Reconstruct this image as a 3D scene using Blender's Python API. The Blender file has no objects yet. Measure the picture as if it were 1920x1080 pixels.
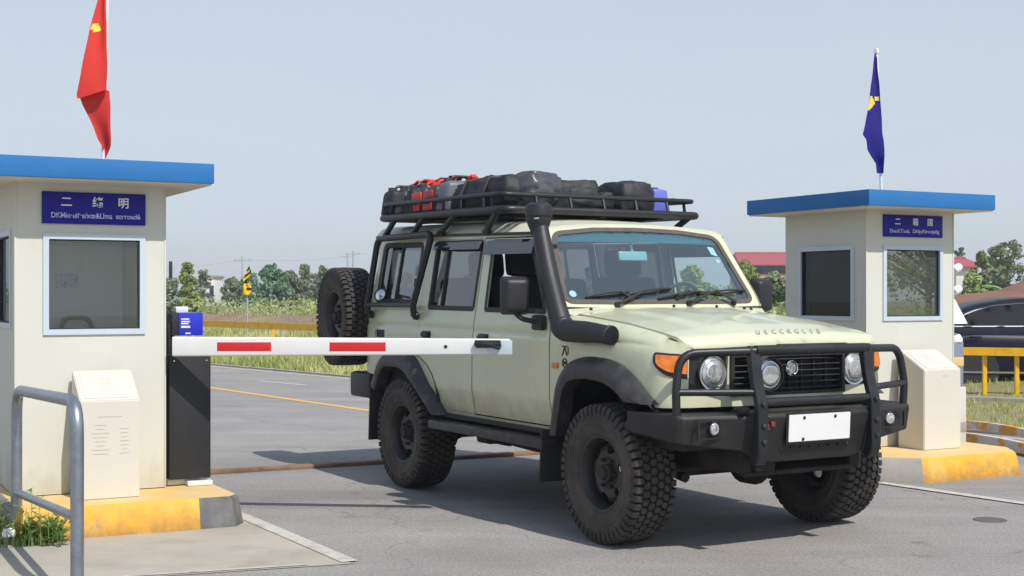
import bpy, bmesh, math, random
from mathutils import Vector, Matrix, noise
from mathutils.geometry import delaunay_2d_cdt
R = math.radians
SC = bpy.context.scene
COL = SC.collection
rnd = random.Random(7)

# ------------------------------------------------------------------ helpers
def lin(*c):
    out = []
    for v in c:
        v /= 255.0
        out.append(v / 12.92 if v <= 0.04045 else ((v + 0.055) / 1.055) ** 2.4)
    return tuple(out) + (1.0,)

def lerp(a, b, t): return a + (b - a) * t
def sstep(x, a, b):
    t = max(0.0, min(1.0, (x - a) / (b - a))); return t * t * (3 - 2 * t)
def interp(x, xs, ys):
    if x <= xs[0]: return ys[0]
    for i in range(1, len(xs)):
        if x <= xs[i]:
            return ys[i-1] + (ys[i] - ys[i-1]) * (x - xs[i-1]) / (xs[i] - xs[i-1])
    return ys[-1]

class MB:
    """collects faces, becomes one mesh object"""
    def __init__(s): s.v = []; s.f = []; s.m = []
    def add(s, vs, fs, mi=0, M=None):
        o = len(s.v)
        s.v += [(M @ Vector(p))[:] for p in vs] if M is not None else [tuple(p) for p in vs]
        for f in fs:
            s.f.append([i + o for i in f]); s.m.append(mi)
        return s
    def box(s, c, size, M=None, bevel=0.0, mi=0, seg=2):
        bm = bmesh.new(); bmesh.ops.create_cube(bm, size=1)
        for v in bm.verts: v.co = Vector((v.co.x * size[0], v.co.y * size[1], v.co.z * size[2]))
        if bevel > 0: bmesh.ops.bevel(bm, geom=bm.edges[:], offset=bevel, segments=seg, profile=0.6, affect='EDGES')
        T = Matrix.Translation(Vector(c))
        if M is not None: T = M @ T
        s.frombm(bm, T, mi); return s
    def boxr(s, c, size, rot, M=None, bevel=0.0, mi=0):
        T = Matrix.Translation(Vector(c)) @ rot
        if M is not None: T = M @ T
        return s.box((0, 0, 0), size, T, bevel, mi)
    def frombm(s, bm, T=None, mi=0):
        bm.verts.index_update()
        s.add([v.co for v in bm.verts], [[v.index for v in f.verts] for f in bm.faces], mi, T); bm.free()
    def tube(s, pts, r, seg=10, caps=True, mi=0, M=None):
        pts = [Vector(p) for p in pts]; n = len(pts)
        rs = r if isinstance(r, (list, tuple)) else [r] * n
        vs = []; fs = []; prev = None
        for i, p in enumerate(pts):
            t = (pts[min(i + 1, n - 1)] - pts[max(i - 1, 0)]).normalized()
            if prev is None:
                a = Vector((0, 0, 1)) if abs(t.z) < 0.9 else Vector((1, 0, 0))
                nx = t.cross(a).normalized()
            else:
                nx = (prev - t * prev.dot(t)).normalized()
            prev = nx; ny = t.cross(nx)
            for k in range(seg):
                a = 2 * math.pi * k / seg
                vs.append(p + (nx * math.cos(a) + ny * math.sin(a)) * rs[i])
        for i in range(n - 1):
            for k in range(seg):
                a, b = i * seg + k, i * seg + (k + 1) % seg
                fs.append([a, b, b + seg, a + seg])
        if caps:
            fs.append(list(range(seg))[::-1]); fs.append([(n - 1) * seg + k for k in range(seg)])
        return s.add(vs, fs, mi, M)
    def lathe(s, prof, M=None, seg=24, mi=0, cap0=False, cap1=False):
        """profile (radius, height) turned about local z"""
        vs = []; fs = []; n = len(prof)
        for (r, h) in prof:
            for k in range(seg):
                a = 2 * math.pi * k / seg; vs.append((r * math.cos(a), r * math.sin(a), h))
        for i in range(n - 1):
            for k in range(seg):
                a, b = i * seg + k, i * seg + (k + 1) % seg
                fs.append([a, b, b + seg, a + seg])
        if cap0: fs.append(list(range(seg))[::-1])
        if cap1: fs.append([(n - 1) * seg + k for k in range(seg)])
        return s.add(vs, fs, mi, M)
    def prism(s, poly, d0, d1, M=None, mi=0):
        """polygon in local xy pushed from z=d0 to z=d1"""
        n = len(poly)
        vs = [(x, y, d0) for x, y in poly] + [(x, y, d1) for x, y in poly]
        fs = [list(range(n))[::-1], list(range(n, 2 * n))] + [[i, (i + 1) % n, n + (i + 1) % n, n + i] for i in range(n)]
        return s.add(vs, fs, mi, M)
    def ring(s, outer, inner, d0, d1, M=None, mi=0):
        """frame between two polygons of equal count, z from d0 to d1"""
        n = len(outer)
        vs = [(x, y, d0) for x, y in outer] + [(x, y, d0) for x, y in inner] + [(x, y, d1) for x, y in outer] + [(x, y, d1) for x, y in inner]
        fs = []
        for i in range(n):
            j = (i + 1) % n
            fs += [[i, n + i, n + j, j], [2*n + i, 2*n + j, 3*n + j, 3*n + i], [i, j, 2*n + j, 2*n + i], [n + j, n + i, 3*n + i, 3*n + j]]
        return s.add(vs, fs, mi, M)
    def build(s, name, mats, parent=None, sharp=35, kind=None, fix=True):
        me = bpy.data.meshes.new(name)
        me.from_pydata(s.v, [], s.f)
        if not isinstance(mats, (list, tuple)): mats = [mats]
        for m in mats: me.materials.append(m)
        if len(mats) > 1: me.polygons.foreach_set('material_index', s.m)
        me.polygons.foreach_set('use_smooth', [True] * len(me.polygons))
        if fix:
            bm = bmesh.new(); bm.from_mesh(me)
            bmesh.ops.recalc_face_normals(bm, faces=bm.faces[:]); bm.to_mesh(me); bm.free()
        if sharp is not None: me.set_sharp_from_angle(angle=R(sharp))
        me.update()
        o = bpy.data.objects.new(name, me); COL.objects.link(o)
        if parent is not None: o.parent = parent
        if kind: o['kind'] = kind
        return o

def tag(o, label=None, cat=None, group=None, kind=None):
    if label: o['label'] = label
    if cat: o['category'] = cat
    if group: o['group'] = group
    if kind: o['kind'] = kind
    return o
def empty(name, loc=(0, 0, 0), rz=0.0, label=None, cat=None, group=None, parent=None):
    o = bpy.data.objects.new(name, None); COL.objects.link(o)
    o.empty_display_size = 0.2
    o.location = loc; o.rotation_euler = (0, 0, rz)
    if parent is not None: o.parent = parent
    return tag(o, label, cat, group)
def copy_tree(o, parent=None):
    c = o.copy(); COL.objects.link(c); c.parent = parent
    for ch in list(o.children): copy_tree(ch, c)
    return c

def fillet(pts, r, n=5):
    """round the inner corners of a polyline (2D or 3D)"""
    pts = [Vector(p) for p in pts]; out = [pts[0]]
    for i in range(1, len(pts) - 1):
        p = pts[i]; a = pts[i-1] - p; b = pts[i+1] - p
        ri = r[i] if isinstance(r, (list, tuple)) else r
        d = min(ri, a.length * 0.49, b.length * 0.49)
        A = p + a.normalized() * d; B = p + b.normalized() * d
        for k in range(n + 1):
            t = k / n; out.append((1-t)*(1-t)*A + 2*t*(1-t)*p + t*t*B)
    out.append(pts[-1]); return out
def roundpoly(pts, r, n=4):
    pts = [Vector(p) for p in pts]; out = []; N = len(pts)
    for i in range(N):
        p = pts[i]; a = pts[i-1] - p; b = pts[(i+1) % N] - p
        ri = r[i] if isinstance(r, (list, tuple)) else r
        d = min(ri, a.length * 0.49, b.length * 0.49)
        if d < 1e-5: out.append(tuple(p)); continue
        A = p + a.normalized() * d; B = p + b.normalized() * d
        for k in range(n + 1):
            t = k / n; out.append(tuple((1-t)*(1-t)*A + 2*t*(1-t)*p + t*t*B))
    return out
def rrect(u0, v0, u1, v1, r=0.0, n=4):
    p = [(u0, v0), (u1, v0), (u1, v1), (u0, v1)]
    return roundpoly(p, r, n) if r > 0 else p
def circle(cx, cy, r, n=24): return [(cx + r*math.cos(2*math.pi*k/n), cy + r*math.sin(2*math.pi*k/n)) for k in range(n)]
def inpoly(x, y, P):
    c = False; j = len(P) - 1
    for i in range(len(P)):
        xi, yi = P[i][0], P[i][1]; xj, yj = P[j][0], P[j][1]
        if (yi > y) != (yj > y) and x < (xj - xi) * (y - yi) / (yj - yi) + xi: c = not c
        j = i
    return c
def segd2(x, y, a, b):
    dx, dy = b[0]-a[0], b[1]-a[1]; L = dx*dx + dy*dy
    t = 0 if L == 0 else max(0, min(1, ((x-a[0])*dx + (y-a[1])*dy) / L))
    ex, ey = x - a[0] - t*dx, y - a[1] - t*dy
    return ex*ex + ey*ey
def densify(P, s):
    out = []; n = len(P)
    for i in range(n):
        a, b = P[i], P[(i+1) % n]; L = math.hypot(b[0]-a[0], b[1]-a[1]); k = max(1, int(round(L / s)))
        for j in range(k): out.append((a[0] + (b[0]-a[0])*j/k, a[1] + (b[1]-a[1])*j/k))
    return out
def shrink(P, d):
    """offset a polygon inwards by d (counter-clockwise or clockwise alike)"""
    n = len(P); A = sum(P[i][0]*P[(i+1)%n][1] - P[(i+1)%n][0]*P[i][1] for i in range(n)); sg = 1 if A > 0 else -1
    out = []
    for i in range(n):
        a, p, b = P[i-1], P[i], P[(i+1)%n]
        e1 = Vector((p[0]-a[0], p[1]-a[1])); e2 = Vector((b[0]-p[0], b[1]-p[1]))
        if e1.length < 1e-7 or e2.length < 1e-7: out.append(p); continue
        n1 = Vector((-e1.y, e1.x)).normalized()*sg; n2 = Vector((-e2.y, e2.x)).normalized()*sg
        m = n1 + n2
        if m.length < 1e-6: out.append(p); continue
        m.normalize(); k = d / max(0.4, m.dot(n1))
        out.append((p[0] + m.x*k, p[1] + m.y*k))
    return out
def panel(mb, outline, holes, P, sp, back=None, depth=0.015, mi=0, lines=()):
    """sheet over a 2D outline with holes, mapped by P(u,v); rims turned in by depth along back(u,v)"""
    loops = [densify(outline, sp)] + [densify(h, sp) for h in holes]
    pts = []; edges = []
    for lp in loops:
        o = len(pts); pts += lp; edges += [(o + i, o + (i+1) % len(lp)) for i in range(len(lp))]
    xs = [p[0] for p in loops[0]]; ys = [p[1] for p in loops[0]]
    nu = int((max(xs)-min(xs))/sp) + 1; nv = int((max(ys)-min(ys))/sp) + 1
    segs = [(pts[a], pts[b]) for a, b in edges]
    lim = (0.55*sp)**2; nb = len(pts)
    cell = {}
    for (a, b) in segs:
        for gx in range(int(math.floor(min(a[0], b[0])/sp))-1, int(math.floor(max(a[0], b[0])/sp))+2):
            for gy in range(int(math.floor(min(a[1], b[1])/sp))-1, int(math.floor(max(a[1], b[1])/sp))+2):
                cell.setdefault((gx, gy), []).append((a, b))
    for i in range(nu+1):
        for j in range(nv+1):
            x = min(xs) + (i+0.5)*sp; y = min(ys) + (j+0.5)*sp
            if not inpoly(x, y, loops[0]) or any(inpoly(x, y, h) for h in loops[1:]): continue
            if any(segd2(x, y, a, b) < lim for a, b in cell.get((int(math.floor(x/sp)), int(math.floor(y/sp))), ())): continue
            pts.append((x, y))
    for (a, b) in lines:         # extra rows of points along a crease
        k = max(2, int(math.hypot(b[0]-a[0], b[1]-a[1])/(sp*0.7)))
        for i in range(k+1):
            x, y = lerp(a[0], b[0], i/k), lerp(a[1], b[1], i/k)
            if inpoly(x, y, loops[0]) and not any(inpoly(x, y, h) for h in loops[1:]) and not any(segd2(x, y, p, q) < 1e-4 for p, q in cell.get((int(math.floor(x/sp)), int(math.floor(y/sp))), ())): pts.append((x, y))
    r = delaunay_2d_cdt([Vector(p) for p in pts], edges, [], 0, 1e-6)
    vo, fo = r[0], r[2]
    F = []
    for f in fo:
        cx = sum(vo[i][0] for i in f)/3; cy = sum(vo[i][1] for i in f)/3
        if inpoly(cx, cy, loops[0]) and not any(inpoly(cx, cy, h) for h in loops[1:]): F.append(list(f))
    V = [Vector(P(p[0], p[1])) for p in vo]
    if back is not None:
        key = {(round(p[0], 5), round(p[1], 5)): i for i, p in enumerate(vo)}
        for lp in loops:
            ids = [key.get((round(p[0], 5), round(p[1], 5))) for p in lp]
            if None in ids: continue
            o = len(V)
            for i, p in zip(ids, lp):
                b = back(p[0], p[1]) if callable(back) else back
                V.append(V[i] + Vector(b)*depth)
            n = len(ids)
            F += [[ids[k], ids[(k+1) % n], o + (k+1) % n, o + k] for k in range(n)]
    mb.add(V, F, mi); return mb
def text_mesh(body, size, depth=0.001, align='CENTER', sx=1.0, space=1.0, bold=0.0):
    cu = bpy.data.curves.new('lettering', 'FONT'); cu.body = body; cu.size = size; cu.extrude = depth; cu.offset = size*bold
    cu.align_x = align; cu.align_y = 'CENTER'; cu.space_character = space
    ob = bpy.data.objects.new('lettering', cu); COL.objects.link(ob)
    dg = bpy.context.evaluated_depsgraph_get()
    me = ob.evaluated_get(dg).to_mesh()
    vs = [(v.co.x*sx, v.co.y, v.co.z) for v in me.vertices]; fs = [list(p.vertices) for p in me.polygons]
    ob.evaluated_get(dg).to_mesh_clear()
    bpy.data.objects.remove(ob); bpy.data.curves.remove(cu)
    return vs, fs

# ------------------------------------------------------------------ materials
def mat(name, col, rough=0.5, metal=0.0, var=0.0, vscale=4.0, col2=None, c2scale=3.0, c2lo=0.5, c2hi=0.7, c2amt=1.0,
        bump=0.0, bscale=60.0, coat=0.0, spec=0.5, world=False, detail=6.0, stretch=None, rvar=0.0, trans=0.0):
    m = bpy.data.materials.new(name); m.use_nodes = True
    nt = m.node_tree; N = nt.nodes; L = nt.links; b = N['Principled BSDF']
    b.inputs['Roughness'].default_value = rough; b.inputs['Metallic'].default_value = metal
    b.inputs['Coat Weight'].default_value = coat; b.inputs['Coat Roughness'].default_value = 0.08
    b.inputs['Specular IOR Level'].default_value = spec
    b.inputs['Base Color'].default_value = col
    tc = N.new('ShaderNodeTexCoord'); out = tc.outputs['Object']
    if world:
        g = N.new('ShaderNodeNewGeometry'); out = g.outputs['Position']
    if stretch:
        mp = N.new('ShaderNodeMapping'); mp.inputs['Scale'].default_value = stretch
        L.new(out, mp.inputs['Vector']); out = mp.outputs['Vector']
    cur = None
    if var > 0:
        n = N.new('ShaderNodeTexNoise'); n.inputs['Scale'].default_value = vscale; n.inputs['Detail'].default_value = detail
        n.inputs['Roughness'].default_value = 0.6
        L.new(out, n.inputs['Vector'])
        mx = N.new('ShaderNodeMapRange'); mx.inputs['From Min'].default_value = 0.3; mx.inputs['From Max'].default_value = 0.7
        mx.inputs['To Min'].default_value = 1 - var; mx.inputs['To Max'].default_value = 1 + var
        L.new(n.outputs['Fac'], mx.inputs['Value'])
        vm = N.new('ShaderNodeVectorMath'); vm.operation = 'SCALE'; vm.inputs[0].default_value = col[:3]
        L.new(mx.outputs['Result'], vm.inputs['Scale']); cur = vm.outputs['Vector']
    if col2 is not None:
        n = N.new('ShaderNodeTexNoise'); n.inputs['Scale'].default_value = c2scale; n.inputs['Detail'].default_value = 8
        n.inputs['Roughness'].default_value = 0.65
        L.new(out, n.inputs['Vector'])
        mr = N.new('ShaderNodeMapRange'); mr.inputs['From Min'].default_value = c2lo; mr.inputs['From Max'].default_value = c2hi
        mr.inputs['To Max'].default_value = c2amt
        L.new(n.outputs['Fac'], mr.inputs['Value'])
        mi = N.new('ShaderNodeMix'); mi.data_type = 'RGBA'
        if cur is not None: L.new(cur, mi.inputs['A'])
        else: mi.inputs['A'].default_value = col
        mi.inputs['B'].default_value = col2
        L.new(mr.outputs['Result'], mi.inputs['Factor']); cur = mi.outputs['Result']
    if cur is not None: L.new(cur, b.inputs['Base Color'])
    if bump > 0:
        n = N.new('ShaderNodeTexNoise'); n.inputs['Scale'].default_value = bscale; n.inputs['Detail'].default_value = 5
        L.new(out, n.inputs['Vector'])
        bp = N.new('ShaderNodeBump'); bp.inputs['Strength'].default_value = bump; bp.inputs['Distance'].default_value = 0.01
        L.new(n.outputs['Fac'], bp.inputs['Height']); L.new(bp.outputs['Normal'], b.inputs['Normal'])
    return m
def glass(name, tint, refl=1.0, film=0.0, film_col=(0.5, 0.52, 0.52, 1), rough=0.0):
    m = bpy.data.materials.new(name); m.use_nodes = True
    nt = m.node_tree; N = nt.nodes; L = nt.links
    N.remove(N['Principled BSDF']); o = N['Material Output']
    t = N.new('ShaderNodeBsdfTransparent'); t.inputs['Color'].default_value = tint
    d = N.new('ShaderNodeBsdfDiffuse'); d.inputs['Color'].default_value = film_col
    g = N.new('ShaderNodeBsdfGlossy'); g.inputs['Roughness'].default_value = rough; g.inputs['Color'].default_value = (1, 1, 1, 1)
    fr = N.new('ShaderNodeFresnel'); gg_ = N.new('ShaderNodeNewGeometry'); mi_ = N.new('ShaderNodeMapRange'); mi_.inputs['To Min'].default_value = 1.5; mi_.inputs['To Max'].default_value = 0.66667
    L.new(gg_.outputs['Backfacing'], mi_.inputs['Value']); L.new(mi_.outputs['Result'], fr.inputs['IOR'])      # thin pane: same from both sides
    mu = N.new('ShaderNodeMath'); mu.operation = 'MULTIPLY'; mu.use_clamp = True; mu.inputs[1].default_value = refl
    L.new(fr.outputs[0], mu.inputs[0])
    m1 = N.new('ShaderNodeMixShader'); m1.inputs[0].default_value = film
    L.new(t.outputs[0], m1.inputs[1]); L.new(d.outputs[0], m1.inputs[2])
    m2 = N.new('ShaderNodeMixShader'); L.new(mu.outputs[0], m2.inputs[0]); L.new(m1.outputs[0], m2.inputs[1]); L.new(g.outputs[0], m2.inputs[2])
    L.new(m2.outputs[0], o.inputs['Surface'])
    return m
def leafmat(name, c1, c2, scale=1.2):
    def haze_tone(c): g = 0.3*c[0] + 0.6*c[1] + 0.1*c[2]; return tuple(min(1, (lerp(v, g, 0.20))*1.42) for v in c[:3]) + (1,)  # greys and lightens leaf colours, distance haze put into the colour
    c1, c2 = haze_tone(c1), haze_tone(c2)
    m = bpy.data.materials.new(name); m.use_nodes = True
    nt = m.node_tree; N = nt.nodes; L = nt.links; b = N['Principled BSDF']; o = N['Material Output']
    g = N.new('ShaderNodeNewGeometry')
    n = N.new('ShaderNodeTexNoise'); n.inputs['Scale'].default_value = scale; n.inputs['Detail'].default_value = 6
    L.new(g.outputs['Position'], n.inputs['Vector'])
    mr = N.new('ShaderNodeMapRange'); mr.inputs['From Min'].default_value = 0.35; mr.inputs['From Max'].default_value = 0.65
    L.new(n.outputs['Fac'], mr.inputs['Value'])
    b.inputs['Base Color'].default_value = c1
    ad = N.new('ShaderNodeMath'); ad.operation = 'ADD'; ad.use_clamp = True
    rp = N.new('ShaderNodeMapRange'); rp.inputs['To Min'].default_value = -0.35; rp.inputs['To Max'].default_value = 0.35
    L.new(g.outputs['Random Per Island'], rp.inputs['Value'])
    L.new(mr.outputs['Result'], ad.inputs[0]); L.new(rp.outputs['Result'], ad.inputs[1])
    mi = N.new('ShaderNodeMix'); mi.data_type = 'RGBA'; mi.inputs['A'].default_value = c1; mi.inputs['B'].default_value = c2
    L.new(ad.outputs[0], mi.inputs['Factor']); L.new(mi.outputs['Result'], b.inputs['Base Color'])
    b.inputs['Roughness'].default_value = 0.65; b.inputs['Specular IOR Level'].default_value = 0.25
    tr = N.new('ShaderNodeBsdfTranslucent'); L.new(mi.outputs['Result'], tr.inputs['Color'])
    ms = N.new('ShaderNodeMixShader'); ms.inputs[0].default_value = 0.3
    L.new(b.outputs[0], ms.inputs[1]); L.new(tr.outputs[0], ms.inputs[2]); L.new(ms.outputs[0], o.inputs['Surface'])
    return m

M = {}
M['paint'] = mat('sage_green_paint', lin(206, 208, 177), 0.34, var=0.02, vscale=1.3, coat=0.6, col2=lin(160, 150, 122), c2scale=2.2, c2lo=0.50, c2hi=0.85, c2amt=0.22)
def grime(m, col, zlo, zhi, scale, amt, rough=None, stretch=(1, 1, 1)):
    """dried dirt lying low on a thing, broken up by noise"""
    nt = m.node_tree; N = nt.nodes; L = nt.links; b = N['Principled BSDF']
    src = b.inputs['Base Color'].links[0].from_socket if b.inputs['Base Color'].links else None
    tc = N.new('ShaderNodeTexCoord'); sp_ = N.new('ShaderNodeSeparateXYZ'); L.new(tc.outputs['Object'], sp_.inputs[0])
    mp = N.new('ShaderNodeMapping'); mp.inputs['Scale'].default_value = stretch; L.new(tc.outputs['Object'], mp.inputs['Vector'])
    n = N.new('ShaderNodeTexNoise'); n.inputs['Scale'].default_value = scale; n.inputs['Detail'].default_value = 9; n.inputs['Roughness'].default_value = 0.7
    L.new(mp.outputs['Vector'], n.inputs['Vector'])
    r1 = N.new('ShaderNodeMapRange'); r1.inputs['From Min'].default_value = zlo; r1.inputs['From Max'].default_value = zhi; r1.inputs['To Min'].default_value = 0.30; r1.inputs['To Max'].default_value = -0.30
    L.new(sp_.outputs['Z'], r1.inputs['Value'])
    ad = N.new('ShaderNodeMath'); ad.operation = 'ADD'; L.new(n.outputs['Fac'], ad.inputs[0]); L.new(r1.outputs['Result'], ad.inputs[1])
    r2 = N.new('ShaderNodeMapRange'); r2.inputs['From Min'].default_value = 0.46; r2.inputs['From Max'].default_value = 0.80; r2.inputs['To Max'].default_value = amt
    L.new(ad.outputs[0], r2.inputs['Value'])
    mi = N.new('ShaderNodeMix'); mi.data_type = 'RGBA'; mi.inputs['B'].default_value = col
    if src is not None: L.new(src, mi.inputs['A'])
    else: mi.inputs['A'].default_value = b.inputs['Base Color'].default_value
    L.new(r2.outputs['Result'], mi.inputs['Factor']); L.new(mi.outputs['Result'], b.inputs['Base Color'])
    if rough: 
        rr = N.new('ShaderNodeMapRange'); rr.inputs['To Min'].default_value = b.inputs['Roughness'].default_value; rr.inputs['To Max'].default_value = rough
        L.new(r2.outputs['Result'], rr.inputs['Value']); L.new(rr.outputs['Result'], b.inputs['Roughness'])
grime(M['paint'], lin(134, 118, 92), 0.60, 1.10, 3.0, 0.5, 0.85)
M['roofsun'] = mat('sunlit_roof_tone', lin(214, 213, 192), 0.42, var=0.03, vscale=1.5, coat=0.25)  # body paint made lighter and creamier, sunlight on the roof put into the colour
M['black'] = mat('black_powder_coat', (0.012, 0.013, 0.015, 1), 0.42, var=0.25, vscale=9, bump=0.08, bscale=220, col2=(0.07, 0.062, 0.052, 1), c2scale=5, c2lo=0.55, c2hi=0.8, c2amt=0.5)
M['bumper'] = mat('textured_bumper_coat', (0.014, 0.0135, 0.0135, 1), 0.55, var=0.2, vscale=7, bump=0.25, bscale=160, col2=(0.085, 0.072, 0.06, 1), c2scale=3, c2lo=0.52, c2hi=0.75, c2amt=0.6)
M['plastic'] = mat('grey_black_plastic', (0.017, 0.017, 0.019, 1), 0.5, var=0.15, vscale=12, bump=0.1, bscale=180)
M['flare'] = mat('weathered_flare_plastic', (0.036, 0.034, 0.035, 1), 0.5, var=0.25, vscale=9, col2=(0.14, 0.128, 0.118, 1), c2scale=8, c2lo=0.5, c2hi=0.75, c2amt=0.7)
M['rubber'] = mat('window_rubber', (0.022, 0.021, 0.02, 1), 0.6, var=0.2, vscale=20)
M['seal'] = mat('dusty_windscreen_seal', (0.085, 0.072, 0.065, 1), 0.7, var=0.2, vscale=20)
M['tyre'] = mat('muddy_tyre', (0.036, 0.032, 0.029, 1), 0.78, var=0.4, vscale=18, col2=(0.15, 0.115, 0.088, 1), c2scale=5, c2lo=0.45, c2hi=0.78, c2amt=0.42, bump=0.3, bscale=70)
M['groove'] = mat('tyre_groove_rubber', (0.011, 0.010, 0.009, 1), 0.9, var=0.3, vscale=20)
M['mirrorglass'] = glass('bright_booth_front_glass', (0.80, 0.84, 0.82, 1), 4.2, 0.10, (0.40, 0.43, 0.36, 1))
M['tyreside'] = mat('muddy_sidewall', (0.048, 0.040, 0.034, 1), 0.8, var=0.25, vscale=9, col2=(0.15, 0.12, 0.095, 1), c2scale=3.5, c2lo=0.4, c2hi=0.75, c2amt=0.7, bump=0.3, bscale=50)
M['rim'] = mat('black_steel_rim', (0.040, 0.039, 0.038, 1), 0.4, metal=0.3, var=0.25, vscale=10, col2=(0.11, 0.09, 0.072, 1), c2scale=6, c2lo=0.5, c2hi=0.8, c2amt=0.6)
M['under'] = mat('dirty_underbody', (0.016, 0.014, 0.013, 1), 0.8, var=0.3, vscale=6, col2=(0.06, 0.047, 0.036, 1), c2scale=4, c2lo=0.5, c2hi=0.8)
M['dark'] = mat('dark_interior', (0.022, 0.023, 0.025, 1), 0.8, var=0.15, vscale=6)
M['seat'] = mat('dark_seat_cloth', (0.035, 0.036, 0.038, 1), 0.9, var=0.2, vscale=8)
M['chrome'] = mat('chrome', (0.75, 0.75, 0.75, 1), 0.15, metal=1.0)
M['lampglass'] = mat('fluted_lamp_glass', (0.72, 0.73, 0.74, 1), 0.22, metal=0.75, coat=1.0)
def flutes(m):
    nt = m.node_tree; N = nt.nodes; L = nt.links
    tc = N.new('ShaderNodeTexCoord'); w = N.new('ShaderNodeTexWave'); w.wave_type = 'BANDS'; w.bands_direction = 'X'
    w.inputs['Scale'].default_value = 28; w.inputs['Distortion'].default_value = 1.5; w.inputs['Detail'].default_value = 1
    L.new(tc.outputs['Object'], w.inputs['Vector'])
    b = N.new('ShaderNodeBump'); b.inputs['Strength'].default_value = 0.5; b.inputs['Distance'].default_value = 0.01
    L.new(w.outputs['Fac'], b.inputs['Height']); L.new(b.outputs['Normal'], N['Principled BSDF'].inputs['Normal'])
flutes(M['lampglass'])
M['amber'] = mat('amber_lens', (0.82, 0.20, 0.008, 1), 0.22, coat=0.8, var=0.25, vscale=22, bump=0.25, bscale=90)
M['white'] = mat('white_enamel', lin(226, 226, 224), 0.4, var=0.03, vscale=5)
M['wglass'] = glass('windscreen_glass', (0.78, 0.90, 0.93, 1), 1.9, 0.11, (0.34, 0.47, 0.54, 1))  # bluish film colour imitates sky reflected in the windscreen
M['wband'] = glass('tinted_sun_band', (0.06, 0.30, 0.36, 1), 1.0, 0.55, (0.03, 0.24, 0.32, 1))
M['sglass'] = glass('tinted_side_glass', (0.13, 0.135, 0.13, 1), 1.9, 0.06, (0.3, 0.3, 0.3, 1))
M['fglass'] = glass('clear_front_door_glass', (0.88, 0.92, 0.90, 1), 1.0, 0.06, (0.6, 0.64, 0.62, 1))
M['visor'] = mat('smoked_visor', (0.035, 0.040, 0.052, 1), 0.18, coat=0.5)
M['wall'] = mat('cream_booth_paint', lin(208, 208, 197), 0.6, var=0.025, vscale=1.5, col2=lin(176, 168, 148), c2scale=2.0, c2lo=0.56, c2hi=0.9, c2amt=0.35, bump=0.03, bscale=90)
grime(M['wall'], lin(150, 138, 112), 0.18, 0.60, 5.0, 0.4, None, (1, 1, 0.5))
M['kiosk'] = mat('pale_kiosk_paint', lin(210, 206, 194), 0.55, var=0.02, vscale=3, col2=lin(190, 178, 152), c2scale=3.0, c2lo=0.58, c2hi=0.9, c2amt=0.4)
M['fascia'] = mat('blue_roof_fascia', lin(44, 112, 174), 0.6, spec=0.3, var=0.06, vscale=3, col2=lin(72, 128, 180), c2scale=5, c2lo=0.55, c2hi=0.85, c2amt=0.5)
M['soffit'] = mat('cream_soffit', lin(222, 210, 190), 0.7, var=0.04, vscale=3)
M['alu'] = mat('pale_aluminium_frame', lin(198, 208, 220), 0.45, metal=0.1, var=0.03, vscale=8)
M['bglass'] = glass('booth_glass', (0.97, 0.99, 0.98, 1), 1.0, 0.05, (0.30, 0.33, 0.32, 1))
M['bsglass'] = glass('dark_booth_side_glass', (0.34, 0.36, 0.36, 1), 0.7, 0.03, (0.30, 0.31, 0.31, 1))
M['bwallin'] = mat('booth_inner_panel', lin(234, 238, 242), 0.7, var=0.04, vscale=2)
M['sign'] = mat('navy_sign_face', lin(20, 18, 142), 0.45, spec=0.3, var=0.08, vscale=6)
M['lett'] = mat('sign_lettering_white', lin(244, 246, 252), 0.5)
M['lett2'] = mat('worn_sign_lettering', lin(206, 210, 244), 0.5, col2=lin(80, 80, 180), c2scale=60, c2lo=0.5, c2hi=0.62, c2amt=0.8)
M['print'] = mat('faded_grey_print', lin(199, 196, 186), 0.6)
M['yellow'] = mat('worn_yellow_kerb_paint', lin(226, 164, 38), 0.6, var=0.09, vscale=5, col2=lin(212, 180, 112), c2scale=4.5, c2lo=0.5, c2hi=0.72, c2amt=0.75, bump=0.12, bscale=40)
M['yellow'].name = 'worn_yellow_kerb_paint'
grime(M['yellow'], lin(116, 104, 84), -0.05, 0.30, 11.0, 0.6)
M['ytop'] = mat('dusty_yellow_kerb_top', lin(222, 186, 116), 0.75, var=0.08, vscale=4, col2=lin(206, 190, 160), c2scale=3, c2lo=0.45, c2hi=0.7, c2amt=0.8, bump=0.1, bscale=40)
M['kgrey'] = mat('grey_kerb_end', lin(118, 118, 116), 0.8, var=0.1, vscale=8, col2=lin(70, 71, 72), c2scale=3.5, c2lo=0.45, c2hi=0.65, c2amt=0.8, bump=0.15, bscale=40)
M['kpale'] = mat('grey_concrete_kerb', lin(160, 156, 148), 0.85, var=0.08, vscale=8, col2=lin(120, 117, 110), c2scale=3.5, c2lo=0.5, c2hi=0.75, c2amt=0.6, bump=0.15, bscale=40)
M['gate'] = mat('black_gate_cabinet', (0.017, 0.017, 0.020, 1), 0.55, var=0.2, vscale=30, bump=0.12, bscale=200)
M['blue'] = mat('blue_gate_housing', lin(34, 44, 190), 0.4, var=0.05, vscale=6, coat=0.2)
M['red'] = mat('red_reflective_band', lin(206, 36, 44), 0.4, var=0.05, vscale=20)
M['galv'] = mat('galvanised_steel', lin(150, 156, 164), 0.38, metal=0.75, var=0.16, vscale=16, bump=0.06, bscale=80)
M['flagred'] = mat('red_flag_cloth', lin(232, 66, 54), 0.8, var=0.04, vscale=6)
M['flagblue'] = mat('navy_flag_cloth', lin(40, 36, 140), 0.8, var=0.05, vscale=6)
M['flagyel'] = mat('yellow_flag_star', lin(236, 208, 74), 0.8)
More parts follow.
